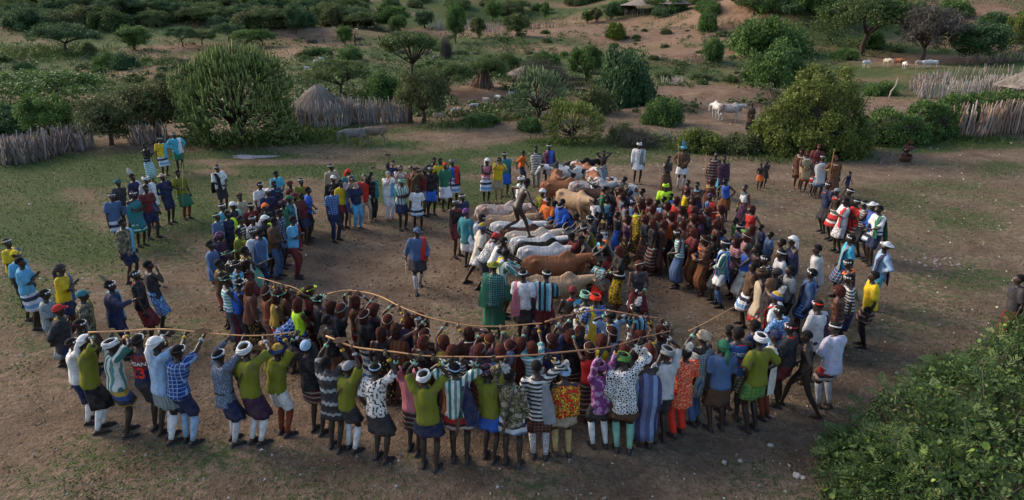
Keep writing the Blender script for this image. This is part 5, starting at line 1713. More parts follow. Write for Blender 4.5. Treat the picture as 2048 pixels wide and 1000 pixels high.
BEASTS = [  # kind, px, py of the back's middle, height of the back, yaw (0 = faces right), coat, head turn, head dip, scale, slim, label, group
    ('bull', 1112, 553, -3, 'tan', .1, .15, 0.92, 1.06, "pale tan cow at the near end of the cattle row"),
    ('bull', 1108, 512, 2, 'brown', .0, .1, 0.98, 1.06, "reddish brown humped bull beside the pale tan cow"),
    ('bull', 1090, 493, 0, 'white', -.1, .1, 0.90, 0.95, "white bull between the brown bull and the black one"),
    ('bull', 1083, 484, 3, 'black', .1, .1, 0.88, 0.87, "black bull squeezed between two white bulls"),
    ('bull', 1074, 474, -2, 'white', .0, .15, 0.92, 0.95, "white bull on the far side of the black bull"),
    ('bull', 1062, 463, 2, 'cream', .1, .1, 0.92, 0.95, "cream bull between white bull and dark brown bull"),
    ('bull', 1046, 455, 0, 'dark', .0, .1, 0.88, 0.90, "dark brown bull pressed between pale bulls"),
    ('bull', 1030, 444, -2, 'white', .1, .2, 0.92, 1.01, "white bull beside the tan bull under the leaper"),
    ('bull', 1013, 431, 2, 'tan', .0, .1, 0.92, 1.01, "sandy tan bull beneath the leaping man"),
    ('bull', 1002, 410, 0, 'pinkish', -.1, .1, 0.99, 1.06, "pinkish grey bull at the far end of the row"),
    ('bull', 1150, 385, -50, 'tan', -.3, .25, 1.00, 1.06, "tan bull facing the children in the loose herd"),
    ('bull', 1184, 364, -8, 'grey', .1, .1, 1.00, 1.06, "grey bull standing behind the tan bull"),
    ('bull', 1124, 362, 0, 'rust', .0, .3, 0.95, 1.06, "rusty orange bull next to the grey bull"),
    ('bull', 1113, 344, -95, 'brown', .3, .2, 0.95, 1.06, "dark red bull with spread horns facing the crowd"),
    ('bull', 1190, 345, -85, 'patched_red', -.3, .3, 0.97, 1.06, "white and red patched bull facing out beside the red bull"),
    ('bull', 1130, 331, 170, 'patched_black', .1, .2, 0.95, 1.06, "black and white patched bull at the back of the loose herd"),
    ('bull', 1165, 328, -60, 'patched_red', .2, .2, 0.95, 1.06, "red and white patched bull at the back of the loose herd"),
    ('bull', 1210, 360, -130, 'patched_black', .3, .1, 0.95, 1.06, "black and white patched bull beside the children"),
    ('bull', 1195, 378, -15, 'dark', .1, .1, 0.93, 1.01, "dark bull half hidden by the children"),
    ('bull', 1160, 322, 20, 'black', .2, .2, 0.90, 1.01, "black bull at the back of the loose herd"),
    ('bull', 1236, 366, 160, 'patched_red', .1, .2, 0.90, 1.01, "red and white patched bull behind the children's heads"),
    ('bull', 1436, 206, 100, 'white', .4, .7, 0.84, 1.06, "white bull grazing by the bank, seen from behind"),
    ('bull', 1462, 208, -15, 'grey', .2, .2, 0.92, 1.06, "pale grey humped bull beside the earth bank"),
    ('bull', 1732, 132, 20, 'white', .2, .6, 0.68, 1.06, "white cow grazing alone on the upper field"),
    ('bull', 1773, 130, -80, 'cream', .2, .3, 0.72, 1.06, "cream cow beside the brown tree trunk"),
    ('bull', 1796, 130, -70, 'brown', .2, .3, 0.72, 1.06, "brown cow under the thorn tree"),
    ('bull', 1808, 134, -100, 'white', .0, .3, 0.61, 1.06, "small white calf under the thorn tree"),
    ('bull', 1836, 133, -150, 'cream', .2, .5, 0.68, 1.06, "cream cow by the kraal's stakes"),
    ('bull', 1852, 133, 10, 'white', .2, .5, 0.68, 1.06, "white cow in the upper field by the kraal"),
    ('bull', 1864, 132, 170, 'white', .1, .2, 0.65, 1.06, "white cow behind the kraal's stakes"),
    ('donkey', 706, 257, 195, 'dark_grey', .1, .6, .78, .95, "grey donkey grazing with its pale muzzle down"),
    ('donkey', 748, 253, 190, 'dark_tan', -.1, .7, .78, .95, "brownish donkey grazing behind the grey one"),
]
COATS['dark_grey'] = (.20, .18, .165); COATS['dark_tan'] = (.23, .165, .12)
for px, py, c in [(614, 137, 'white'), (632, 123, 'white'), (635, 128, 'cream'), (643, 118, 'white'), (650, 125, 'white'), (714, 129, 'white'), (868, 114, 'white'), (878, 112, 'cream'), (889, 109, 'white'),
                  (904, 103, 'white'), (912, 102, 'white'), (668, 54, 'white'), (714, 57, 'cream'), (737, 53, 'white'), (744, 53, 'white'), (773, 58, 'cream'),
                  (876, 236, 'cream'), (907, 226, 'white'), (917, 224, 'cream'), (949, 216, 'white'), (972, 203, 'grey'), (996, 198, 'white'), (1023, 190, 'white')]:
    BEASTS.append(('goat', px, py, (px * 37) % 360, c, .2, .8, .40, .9, None))
GOAT_WHERE = {614: "lower goat of the little flock beyond the big cactus tree", 632: "goat of the little flock nibbling on the slope", 714: "goat alone on the slope"}
def build_beasts():
    todo = []
    for i, b in enumerate(BEASTS):
        kind, px, py, yaw, c, hy, hp, sc, slim, lab = b
        raw, f, hd = beast_raw(kind, hy, hp, slim)
        key = ('beast', kind, hy, hp, slim)
        request(key, lambda: raw, .038 if kind != 'goat' else .055, 2)
        todo.append((b, key, f, hd))
    run_requests()
    n = 0
    for b, key, f, hd in todo:
        kind, px, py, yaw, c, hy, hp, sc, slim, lab = b
        zg = 0.
        for _ in range(5):
            p = at_z(px, py, zg + (1.2 * sc if kind != 'goat' else .3)) if py > 150 else G(px, py + 4)
            zg = float(gz(p[0], p[1]))
        if kind == 'goat': p = G(px, py + 5); zg = p[2]
        name = {'bull': 'bull', 'goat': 'goat', 'donkey': 'donkey'}[kind]
        if lab and 'cow' in lab: name = 'cow'
        if lab and 'calf' in lab: name = 'calf'
        root = empty(name, (p[0], p[1], zg - .01), R(yaw), sc)
        mobj("body", got(key), coat(c), root)
        if kind != 'donkey':
            for s_ in (-1, 1): mobj("horn", shared(('horn', key, s_), lambda: horn_me(f, hd, s_, 1.0 if kind == 'bull' else .5)), HORN, root)
        eye = shared(('beye', key), lambda: MB().ell(f(.13, .092, .035), (.018, .01, .016)).ell(f(.13, -.092, .035), (.018, .01, .016)).me("eyes"))
        mobj("eyes", eye, plain("dark_eye", (.01, .008, .008), .2, 5, .1, .6, 0), root)
        if kind == 'goat':
            near = p[1] < 60
            lab = (c + " goat on the bare path behind the tall acacia") if near else (c + " goat grazing on the far slope among the bushes")
            tag(root, lab, "goat", ("goats on the path" if near else "goats grazing on the far slope"))
        else:
            tag(root, lab, name, "cattle held in the row and the herd" if kind == 'bull' else "grazing donkeys")
build_beasts()
# ================================================================ fences, huts
def stake_protos():
    out = []
    for i in range(9):
        r = random.Random(i + 40); mb = MB(); n = 5; pts = []
        x = y = 0
        for q in range(5):
            pts.append((x, y, q / 4)); x += r.uniform(-.05, .05); y += r.uniform(-.05, .05)
        mb.tube(pts, [.034, .031, .028, .024, .014], n)
        out.append(mb.me("stake"))
    return out
STAKES = stake_protos()
STAKE_M = [plain("grey_stake", (.33, .295, .275), .95, 14, .35), plain("brown_stake", (.27, .18, .13), .95, 14, .35), plain("dark_stake", (.16, .125, .11), .95, 14, .35), plain("pale_stake", (.42, .35, .30), .95, 14, .3)]
def stake(parent, x, y, h, lean=.12, mats=(0, 1), thick=1.0, name="stake", zoff=-.08):
    o = mobj(name, STAKES[random.randrange(9)], STAKE_M[random.choice(mats)], parent)
    z = float(gz(x, y))
    o.location = (x - parent.location.x, y - parent.location.y, z + zoff - parent.location.z)
    t = thick * random.uniform(.8, 1.4)
    o.rotation_euler = (random.gauss(0, lean), random.gauss(0, lean), random.random() * 6.28)
    o.scale = (t, t, h)
    return o
def fence(name, pts, n, h, lean, mats, label, cat="fence", depth=.25, thick=1.0, pale=.0, group=None):
    """pts: picture points of the foot of the fence"""
    W3 = np.array([G(a, b) for a, b in pts])
    t = np.concatenate([[0], np.cumsum(np.linalg.norm(np.diff(W3[:, :2], axis=0), axis=1))])
    root = empty(name, tuple(W3[0]))
    for i in range(n):
        s_ = (i + random.random()) / n * t[-1]
        x = np.interp(s_, t, W3[:, 0]) + random.gauss(0, depth); y = np.interp(s_, t, W3[:, 1]) + random.gauss(0, depth)
        stake(root, x, y, h * random.uniform(.72, 1.2), lean, mats, thick)
    tag(root, label, cat, group)
    return root
def rails(root, pts, z, label=None):
    W3 = np.array([G(a, b) for a, b in pts])
    mb = MB(); P_ = []
    for p in W3: P_.append((p[0] - root.location.x, p[1] - root.location.y - .12, p[2] + z - root.location.z))
    mb.tube(P_, .025, 6); mb.build("rail", STAKE_M[1], root)

def thatch_mat(): return plain("old_thatch", (.27, .225, .20), .98, 18, .4, .1, .8, .05, 40)
def hut(px, py, rad, wall_h, roof_h, label, n=90, group=None, over=1.22, ring=1.0, sh=1.0):
    p = G(px, py); root = empty("thatched_hut", tuple(p))
    # roof: layered cone with frayed rims
    for q in range(3):
        f0, f1 = q / 3, (q + 1) / 3 + .06
        V, F = [], []; m = 60; rows = 7
        for k in range(rows):
            f = lerp(f0 * .98, f1, k / (rows - 1)) if q else lerp(0, f1, k / (rows - 1))
            for i in range(m):
                a = 2 * math.pi * i / m
                r = rad * over * (f ** .9) * (1 + .02 * math.sin(7 * a + q) + .015 * random.uniform(-1, 1)) + .04 * (q * .4)
                z = wall_h - .12 + roof_h * (1 - f ** 1.08) + .03 * (2 - q) * (k < rows - 1) + .02 * random.uniform(-1, 1) - (.05 * random.random() if k == rows - 1 else 0)
                V.append((r * math.cos(a), r * math.sin(a), z))
        for k in range(rows - 1):
            for i in range(m):
                j_ = (i + 1) % m; F.append((k * m + i, (k + 1) * m + i, (k + 1) * m + j_, k * m + j_))
        mobj("roof_layer", mesh("roof_layer", V, F, False), thatch_mat(), root)
    # straw ends standing off the thatch
    n2 = 2600; a = RNG.random(n2) * 6.28; f = RNG.random(n2) ** .6
    P_ = np.stack([rad * over * f ** .9 * np.cos(a), rad * over * f ** .9 * np.sin(a), wall_h - .10 + roof_h * (1 - f ** 1.08) + .04], 1)
    d = np.stack([np.cos(a), np.sin(a), np.full(n2, -.9)], 1) * (.2 + .25 * RNG.random(n2))[:, None]
    w = np.stack([-np.sin(a), np.cos(a), np.zeros(n2)], 1) * .012
    up = np.array([0, 0, .05])
    Q = np.stack([P_ - w, P_ + w, P_ + d + w * .5 + up, P_ + d - w * .5 + up], 1)
    st = mobj("straw", quads_mesh("straw", Q, 4, RNG.random(n2)), leaf_mat("straw_blade", (.17, .14, .12), (.28, .235, .205), (.38, .33, .29), .95), root)
    st["kind"] = "stuff"
    for i in range(n):
        a = 2 * math.pi * i / n + random.uniform(-.02, .02)
        stake(root, p[0] + rad * ring * math.cos(a), p[1] + rad * ring * math.sin(a), wall_h * sh * random.uniform(.85, 1.2), .07, (0, 0, 1), 1.1)
    tag(root, label, "hut", group)
    return root

fence("stake_fence", [(0, 333), (60, 322), (120, 308), (173, 296)], 190, 1.30, .17, (2, 2, 0), "dark leaning stake fence beside the grassy field", depth=.28)
fence("stake_fence", [(264, 288), (300, 287), (332, 285)], 55, 1.15, .09, (1, 0, 2), "short brown stake fence under the grey green tree", depth=.15)
hut(641, 250, 1.6, 1.15, 1.35, "round thatched hut with stake wall beside the cactus tree", 150, over=1.04, ring=1.1, sh=1.3)
fence("stake_fence", [(690, 248), (740, 246), (815, 243)], 150, 1.45, .07, (0, 0, 1), "straight grey stake fence joined to the thatched hut", depth=.12)
_p = G(712, 248)
_t = empty("storage_dome", (_p[0], _p[1] + .9, _p[2]))
_mb = MB(); _mb.ell((0, 0, .62), (.42, .42, .5), None, 16, 9); _mb.build("tarpaulin_cover", plain("grey_tarpaulin", (.13, .135, .145), .7, 4, .3), _t)
for q in range(10): stake(_t, _p[0] + .4 * math.cos(q * .63), _p[1] + .9 + .4 * math.sin(q * .63), .5, .05, (2,), 1)
tag(_t, "small grey covered store between hut and fence", "store")
k1 = fence("kraal_fence", [(1836, 197), (1880, 198), (1930, 192), (1990, 186), (2047, 182)], 230, 1.35, .08, (0, 0, 3), "weathered grey stake kraal behind the leafy hedge", "kraal", depth=.20)
k2 = fence("kraal_fence", [(1838, 192), (1845, 172), (1900, 160), (1980, 156), (2060, 158)], 210, 1.2, .16, (0, 2, 1), "far side of the kraal with tangled branches", "kraal", depth=.35)
k3 = fence("kraal_fence", [(1905, 275), (1950, 276), (2000, 268), (2060, 266)], 130, 1.75, .06, (1, 1, 3), "tall brown post fence overgrown by the leafy hedge", "fence", depth=.10, thick=1.5)
fence("kraal_fence", [(1930, 130), (1985, 128), (2060, 122)], 90, 1.5, .12, (1, 2), "brown stake fence behind the kraal near the dark tree", "fence", depth=.3)
hut(2066, 196, 2.1, 1.1, 1.3, "large grey thatched hut inside the kraal", 70)
hut(1055, 163, 1.4, .9, .6, "low round hut buried under grey thorn brush", 60)
hut(1285, 24, 3.6, 1.5, 1.2, "broad thatched hut on the ridge under the red slope", 60)
hut(1348, 22, 2.6, 1.5, 1.0, "grey thatched hut beside the broad ridge hut", 40)
fence("stake_fence", [(1012, 64), (1040, 62), (1108, 55)], 60, 1.6, .1, (1, 1, 2), "brown stake fence on the far slope under round tree", depth=.4, thick=1.6)
fence("stake_fence", [(870, 62), (905, 58), (1000, 64)], 110, 1.9, .25, (0, 0, 2), "grey brushwood fence on the far slope", depth=.8, thick=1.5)
fence("stake_fence", [(1318, 168), (1345, 170), (1362, 169)], 30, .75, .12, (3, 3), "broken pale stake fence on the red bank", depth=.12, thick=1.1)
# stack of poles like a cone
_p = G(964, 172); _s = empty("pole_stack", tuple(_p))
for q in range(90):
    a = random.random() * 6.28; r = random.uniform(.5, .95)
    o = mobj("stake", STAKES[q % 9], STAKE_M[random.choice((1, 2, 1))], _s); o.location = (r * math.cos(a), r * math.sin(a), -.05)
    v = Vector((-math.cos(a) * r * .9, -math.sin(a) * r * .9, 1.9)); o.rotation_euler = v.to_track_quat('Z', 'Y').to_euler(); o.scale = (1.3, 1.3, v.length * random.uniform(.75, 1.1))
tag(_s, "cone of stacked firewood poles on the bare path", "wood stack")

# ================================================================ trees and bushes
BARK = plain("bark", (.085, .062, .05), .95, 8, .4, .1, .8, .05, 20)
PALEBARK = plain("pale_bark", (.22, .18, .15), .95, 8, .4, .1, .8, .05, 20)
LM = dict(
    acacia=leaf_mat("acacia_leaf", (.053, .081, .029), (.115, .159, .053), (.204, .251, .086)),
    green=leaf_mat("green_leaf", (.046, .094, .025), (.104, .187, .046), (.198, .291, .079)),
    dark=leaf_mat("dark_leaf", (.038, .081, .038), (.086, .152, .064), (.168, .248, .098)),
    olive=leaf_mat("olive_leaf", (.073, .085, .035), (.138, .155, .065), (.227, .235, .105)),
    dry=leaf_mat("dry_twig", (.065, .058, .05), (.12, .11, .095), (.17, .155, .14), .95),
    creeper=leaf_mat("creeper_leaf", (.095, .112, .028), (.168, .202, .047), (.280, .314, .078)),
    bush=leaf_mat("bush_leaf", (.048, .098, .029), (.105, .187, .052), (.212, .308, .081)),
    yellow=leaf_mat("yellow_leaf", (.077, .110, .020), (.154, .198, .031), (.264, .297, .055)))
def clumps(centers, radii, per, L, Wd, flat=1.0, droop=0., up=0.):
    P_, A_ = [], []
    for c, r in zip(centers, radii):
        n = max(6, int(per))
        v = RNG.normal(size=(n, 3)); v /= np.linalg.norm(v, axis=1)[:, None]
        rr = RNG.random(n) ** .45
        q = c + v * rr[:, None] * np.array([r, r, r * flat])
        P_.append(q); base = RNG.random() * .5
        A_.append(np.clip(base + .5 * RNG.random(n), 0, 1))
    P_ = np.concatenate(P_); A_ = np.concatenate(A_)
    return rand_quads(P_, L * (.6 + .8 * RNG.random(len(P_))), Wd * (.6 + .8 * RNG.random(len(P_))), up=up, droop=droop), A_
def limbs(mb, base, tips, r0, fork=.45, seed=0):
    """trunk forks towards clump centres"""
    rs = random.Random(seed); base = A3(*base)
    c = np.mean(tips, axis=0); fk = base + (c - base) * fork; fk[:2] = base[:2] + (c - base)[:2] * .5
    mid = lerp(base, fk, .5) + A3(rs.uniform(-.1, .1), rs.uniform(-.1, .1), 0)
    mb.tube([base + A3(0, 0, -.15), mid, fk], [r0 * 1.25, r0, r0 * .85], 8)
    tips = list(tips); rs.shuffle(tips)
    mains = tips[:6]
    for m in mains:
        m = A3(*m); k = lerp(fk, m, .55) + A3(rs.uniform(-.2, .2), rs.uniform(-.2, .2), -.1)
        mb.tube([fk - A3(0, 0, .05), lerp(fk, k, .5) + A3(rs.uniform(-.1, .1), rs.uniform(-.1, .1), .05), k, m], [r0 * .6, r0 * .45, r0 * .35, r0 * .12], 6)
        for t in tips[6:]:
            t = A3(*t)
            if np.linalg.norm(t - m) < 1.4: mb.tube([k, lerp(k, t, .5), t], [r0 * .25, r0 * .18, r0 * .07], 5)
TP = {}
def tree_proto(kind, v):
    """returns (trunk mesh, crown mesh, width, height); sizes in metres"""
    if (kind, v) in TP: return TP[(kind, v)]
    rs = random.Random(v * 13 + len(kind)); C, Rd = [], []
    if kind == 'umbrella':
        for _ in range(84):
            a = rs.random() * 6.28; r = 2.8 * math.sqrt(rs.random())
            C.append(A3(r * math.cos(a) * rs.uniform(.85, 1.1), r * math.sin(a), 2.75 - .10 * r * r + rs.uniform(-.45, .30))); Rd.append(rs.uniform(.42, .8))
        Q, A_ = clumps(C, Rd, 170, .15, .07, .5); w, h = 6.2, 3.3
    elif kind == 'round':
        for _ in range(70):
            v3 = unit(A3(rs.gauss(0, 1), rs.gauss(0, 1), rs.gauss(.2, 1))); r = rs.random() ** .4
            C.append(A3(0, 0, 1.85) + v3 * A3(1.7, 1.7, 1.35) * r); Rd.append(rs.uniform(.3, .62))
        Q, A_ = clumps(C, Rd, 170, .15, .085, .8); w, h = 4.0, 3.4
    elif kind == 'bushy':
        for _ in range(70):
            v3 = unit(A3(rs.gauss(0, 1), rs.gauss(0, 1), abs(rs.gauss(0, 1)))); r = rs.random() ** .4
            C.append(v3 * A3(1.5, 1.4, 1.35) * r + A3(0, 0, .12)); Rd.append(rs.uniform(.25, .55))
        Q, A_ = clumps(C, Rd, 170, .14, .08, .85); w, h = 3.5, 1.8
    elif kind == 'willow':
        for _ in range(60):
            v3 = unit(A3(rs.gauss(0, 1), rs.gauss(0, 1), rs.gauss(.25, .8))); r = rs.random() ** .4
            C.append(A3(0, 0, 1.9) + v3 * A3(1.9, 1.7, 1.0) * r); Rd.append(rs.uniform(.35, .6))
        Q, A_ = clumps(C, Rd, 150, .24, .045, .9, droop=1.0); w, h = 4.6, 3.2
    elif kind == 'thorn':
        for _ in range(60):
            v3 = unit(A3(rs.gauss(0, 1), rs.gauss(0, 1), abs(rs.gauss(0, .8)))); r = rs.random() ** .4
            C.append(v3 * A3(1.6, 1.4, .9) * r + A3(0, 0, .1)); Rd.append(rs.uniform(.3, .6))
        Q, A_ = clumps(C, Rd, 110, .34, .022, .8, up=.25); w, h = 3.8, 1.5
    mb = MB(); limbs(mb, (0, 0, 0), C, .13 if kind != 'bushy' else .08, .5 if kind == 'umbrella' else .4, v)
    TP[(kind, v)] = (mb.me("trunk"), quads_mesh("crown", Q, 4, A_), w, h)
    return TP[(kind, v)]
NT = [0]
KNAME = dict(umbrella="acacia_tree", round="tree", bushy="bush", willow="tree", thorn="thorn_bush")
def tree(kind, px, base_y, wpx, hpx, leaf, label, group=None, bark=None):
    p = G(px, base_y); s_ = ppm(p); NT[0] += 1
    tr, cr, w, h = tree_proto(kind, NT[0] % 3)
    sx, sz = wpx / s_ / w, hpx / s_ / h * 1.06
    root = empty(KNAME[kind], (p[0], p[1], p[2] - .05), NT[0] * 1.7, (sx, sx, sz))
    mobj("trunk" if kind in ('umbrella', 'round', 'willow') else "stem", tr, bark or BARK, root)
    mobj("crown" if kind in ('umbrella', 'round', 'willow') else "foliage", cr, LM[leaf], root)
    tag(root, label, "tree" if kind in ('umbrella', 'round', 'willow') else "bush", group)
    return root
TREES = [
 ('umbrella', 134, 107, 135, 58, 'dark', "broad dark flat topped acacia on the far bare field"),
 ('round', 270, 100, 72, 48, 'green', "dense green tree on the far bare field"),
 ('umbrella', 366, 94, 66, 40, 'dark', "thin flat acacia beside the bare bank on the far field"),
 ('umbrella', 405, 90, 60, 28, 'acacia', "small pale acacia between two darker acacias on the far field"),
 ('umbrella', 459, 87, 66, 40, 'dark', "dark acacia behind the bright twin acacias"),
 ('umbrella', 498, 98, 74, 38, 'green', "bright green forked acacia on the far red field"),
 ('umbrella', 526, 96, 52, 36, 'green', "smaller bright acacia touching the forked green one"),
 ('bushy', 181, 110, 28, 28, 'olive', "small olive bush between acacia and dense green tree"),
 ('bushy', 222, 138, 70, 38, 'green', "round green bush with short stem in the weedy field"),
 ('bushy', 252, 138, 60, 36, 'dark', "dark round bush leaning on the green bush"),
 ('umbrella', 53, 158, 44, 34, 'dark', "little flat topped acacia at the weedy field's rim"),
 ('umbrella', 70, 218, 290, 75, 'green', "wide low green acacia canopy over the shaded hollow"),
 ('round', 100, 286, 105, 98, 'green', "bright green tree behind the dark stake fence"),
 ('round', 222, 290, 125, 100, 'olive', "grey green tree with slanting stem by the short fence"),
 ('round', 312, 272, 150, 112, 'olive', "grey olive tree beside the big cactus tree"),
 ('bushy', 20, 262, 110, 60, 'dark', "dark shrub in the hollow behind the stake fence"),
 ('bushy', 170, 262, 90, 40, 'acacia', "low shrub between the bright tree and grey tree"),
 ('round', 592, 68, 46, 54, 'dark', "dark tree at the end of the red bank"),
 ('round', 666, 55, 44, 42, 'olive', "grey tree above the red bank"),
 ('round', 691, 90, 36, 38, 'green', "small round green tree alone on the mid slope"),
 ('round', 785, 62, 84, 52, 'green', "large green tree beside the goats on the slope"),
 ('round', 797, 70, 40, 38, 'green', "young tree before the large green slope tree"),
 ('round', 850, 56, 48, 34, 'dark', "dark round tree by the grey brushwood fence"),
 ('round', 912, 88, 46, 80, 'green', "tall thin stemmed green tree above the goats"),
 ('round', 957, 78, 36, 42, 'olive', "slim stemmed tree in front of the brushwood fence"),
 ('thorn', 893, 118, 30, 58, 'dry', "bare grey sapling beside the goats"),
 ('umbrella', 682, 197, 132, 78, 'acacia', "spreading acacia right behind the thatched hut"),
 ('bushy', 772, 205, 92, 68, 'green', "green shrub mass behind the straight stake fence"),
 ('willow', 845, 246, 142, 106, 'olive', "drooping olive green tree beside the tall acacia's stem"),
 ('umbrella', 896, 190, 118, 66, 'acacia', "dark flat acacia behind the drooping tree"),
 ('umbrella', 978, 180, 80, 68, 'acacia', "flat acacia behind the cone of firewood"),
 ('round', 985, 42, 44, 40, 'green', "green tree above the round tree's fence"),
 ('round', 1033, 72, 60, 44, 'acacia', "round crowned acacia on the far path"),
 ('round', 1090, 40, 22, 34, 'green', "small bright tree by the two distant walkers"),
 ('round', 1175, 47, 30, 26, 'green', "greener one of the small twin trees below the ridge huts"),
 ('round', 1192, 46, 28, 30, 'olive', "olive one of the small twin trees below the ridge huts"),
 ('round', 1222, 40, 30, 34, 'dark', "dark round sapling beside the ridge huts"),
 ('bushy', 1230, 78, 48, 38, 'yellow', "bright yellow green bush on the eroded slope"),
 ('bushy', 1246, 212, 134, 130, 'dark', "massive dark green tree behind the yellow cactus bush"),
 ('round', 1172, 165, 78, 72, 'green', "green tree leaning against the massive dark tree"),
 ('bushy', 1192, 228, 76, 66, 'olive', "loose olive shrub under the massive dark tree"),
 ('bushy', 1325, 248, 86, 62, 'bush', "light green shrub at the foot of the red bank"),
 ('thorn', 1080, 166, 124, 58, 'dry', "heap of grey thorn brush over the low hut"),
 ('thorn', 1270, 292, 100, 46, 'dry', "tangled grey brush behind the man in white"),
 ('bushy', 1240, 285, 66, 46, 'olive', "olive bush beside spiky leaves at the clearing edge"),
 ('bushy', 1400, 300, 110, 48, 'creeper', "low creeper bush behind the plumed man"),
 ('bushy', 1480, 304, 100, 46, 'olive', "olive brown brush below the grazing bulls"),
 ('thorn', 1540, 306, 80, 36, 'dry', "dry brush beside the big creeper mound"),
 ('bushy', 1413, 62, 44, 46, 'green', "round green bush on the bare red slope"),
 ('bushy', 1424, 122, 48, 54, 'green', "upright green bush above the red bank"),
 ('bushy', 1530, 108, 165, 82, 'green', "wide green thicket on the red slope"),
 ('bushy', 1543, 174, 130, 92, 'bush', "bright green bush in front of the wide thicket"),
 ('umbrella', 1725, 112, 210, 118, 'acacia', "large dark acacia spreading over the red slope"),
 ('willow', 1842, 126, 160, 112, 'dry', "brown bare thorn tree with thick trunk above the cows"),
 ('bushy', 1742, 95, 52, 34, 'bush', "pale cactus clump between acacia and thorn tree"),
 ('round', 1954, 124, 124, 76, 'dark', "dark round tree behind the kraal's stakes"),
 ('bushy', 1905, 32, 78, 36, 'green', "green bush on the bare red ridge"),
 ('bushy', 2030, 84, 56, 60, 'creeper', "yellowish bush beside the dark tree by the kraal"),
 ('bushy', 1990, 50, 70, 30, 'dark', "dark bush on the red ridge above the kraal"),
 ('bushy', 1690, 118, 60, 26, 'green', "low green bush under the large acacia"),
 ('bushy', 1600, 170, 60, 50, 'green', "small bush squeezed between thicket and creeper mound"),
 ('bushy', 1060, 262, 60, 34, 'bush', "leafy weeds at the foot of the cactus tree"),
 ('bushy', 960, 248, 90, 26, 'bush', "low weeds beside the bare patch of soil"),
 ('bushy', 1090, 130, 70, 30, 'green', "green bush above the brush covered hut"),
 ('bushy', 1010, 140, 70, 40, 'acacia', "grey green bush behind the brush covered hut"),
 ('bushy', 640, 110, 50, 18, 'green', "low green bush among the little goat flock"),
 ('bushy', 700, 118, 56, 28, 'green', "round bush above the spreading acacia"),
 ('bushy', 430, 112, 34, 22, 'green', "little round bush below the dark acacias"),
 ('thorn', 340, 125, 60, 18, 'olive', "dry olive scrub beside the bare bank"),
 ('bushy', 1760, 190, 70, 30, 'green', "low green scrub behind the creeper mound"),
 ('bushy', 1560, 262, 46, 26, 'olive', "brush at the foot of the creeper mound"),
]
MARKS = []
for t_ in TREES:
    _q = G(t_[1], t_[2]); MARKS.append((_q[0], _q[1], ' '.join(t_[6].split()[:6]) if len(t_[6].split()) < 10 else ' '.join(t_[6].split()[:7])))
for t_ in TREES: tree(*t_, group="trees and bushes of the valley")
# tall acacia with a long leaning stem
def tall_acacia():
    p = G(821, 246); s_ = ppm(p)
    root = empty("acacia_tree", tuple(p))
    C, Rd = [], []
    H_ = (246 - 92) / s_
    for _ in range(70):
        a = random.random() * 6.28; r = 1.6 * math.sqrt(random.random())
        C.append(A3(r * math.cos(a) + .05, r * math.sin(a), H_ + .35 - .16 * r * r + random.uniform(-.2, .2))); Rd.append(random.uniform(.25, .5))
    for _ in range(10): C.append(A3(random.uniform(-1.3, -.2), random.uniform(-.5, .5), H_ - .2 + random.uniform(-.2, .2))); Rd.append(.3)
    Q, A_ = clumps(C, Rd, 190, .12, .06, .55)
    mb = MB(); fk = A3(.30, 0, H_ * .76)
    mb.tube([(0, 0, -.1), (.02, 0, H_ * .25), (.12, .02, H_ * .5), fk], [.15, .12, .10, .085], 8)
    for c in C[:14]:
        k = lerp(fk, c, .5) + A3(0, 0, -.12)
        mb.tube([fk - A3(0, 0, .1), k, c], [.055, .04, .012], 6)
    mb.build("trunk", BARK, root); mobj("crown", quads_mesh("crown", Q, 4, A_), LM['acacia'], root)
    tag(root, "tall flat topped acacia with a long bare stem by the stake fence", "tree")
tall_acacia()

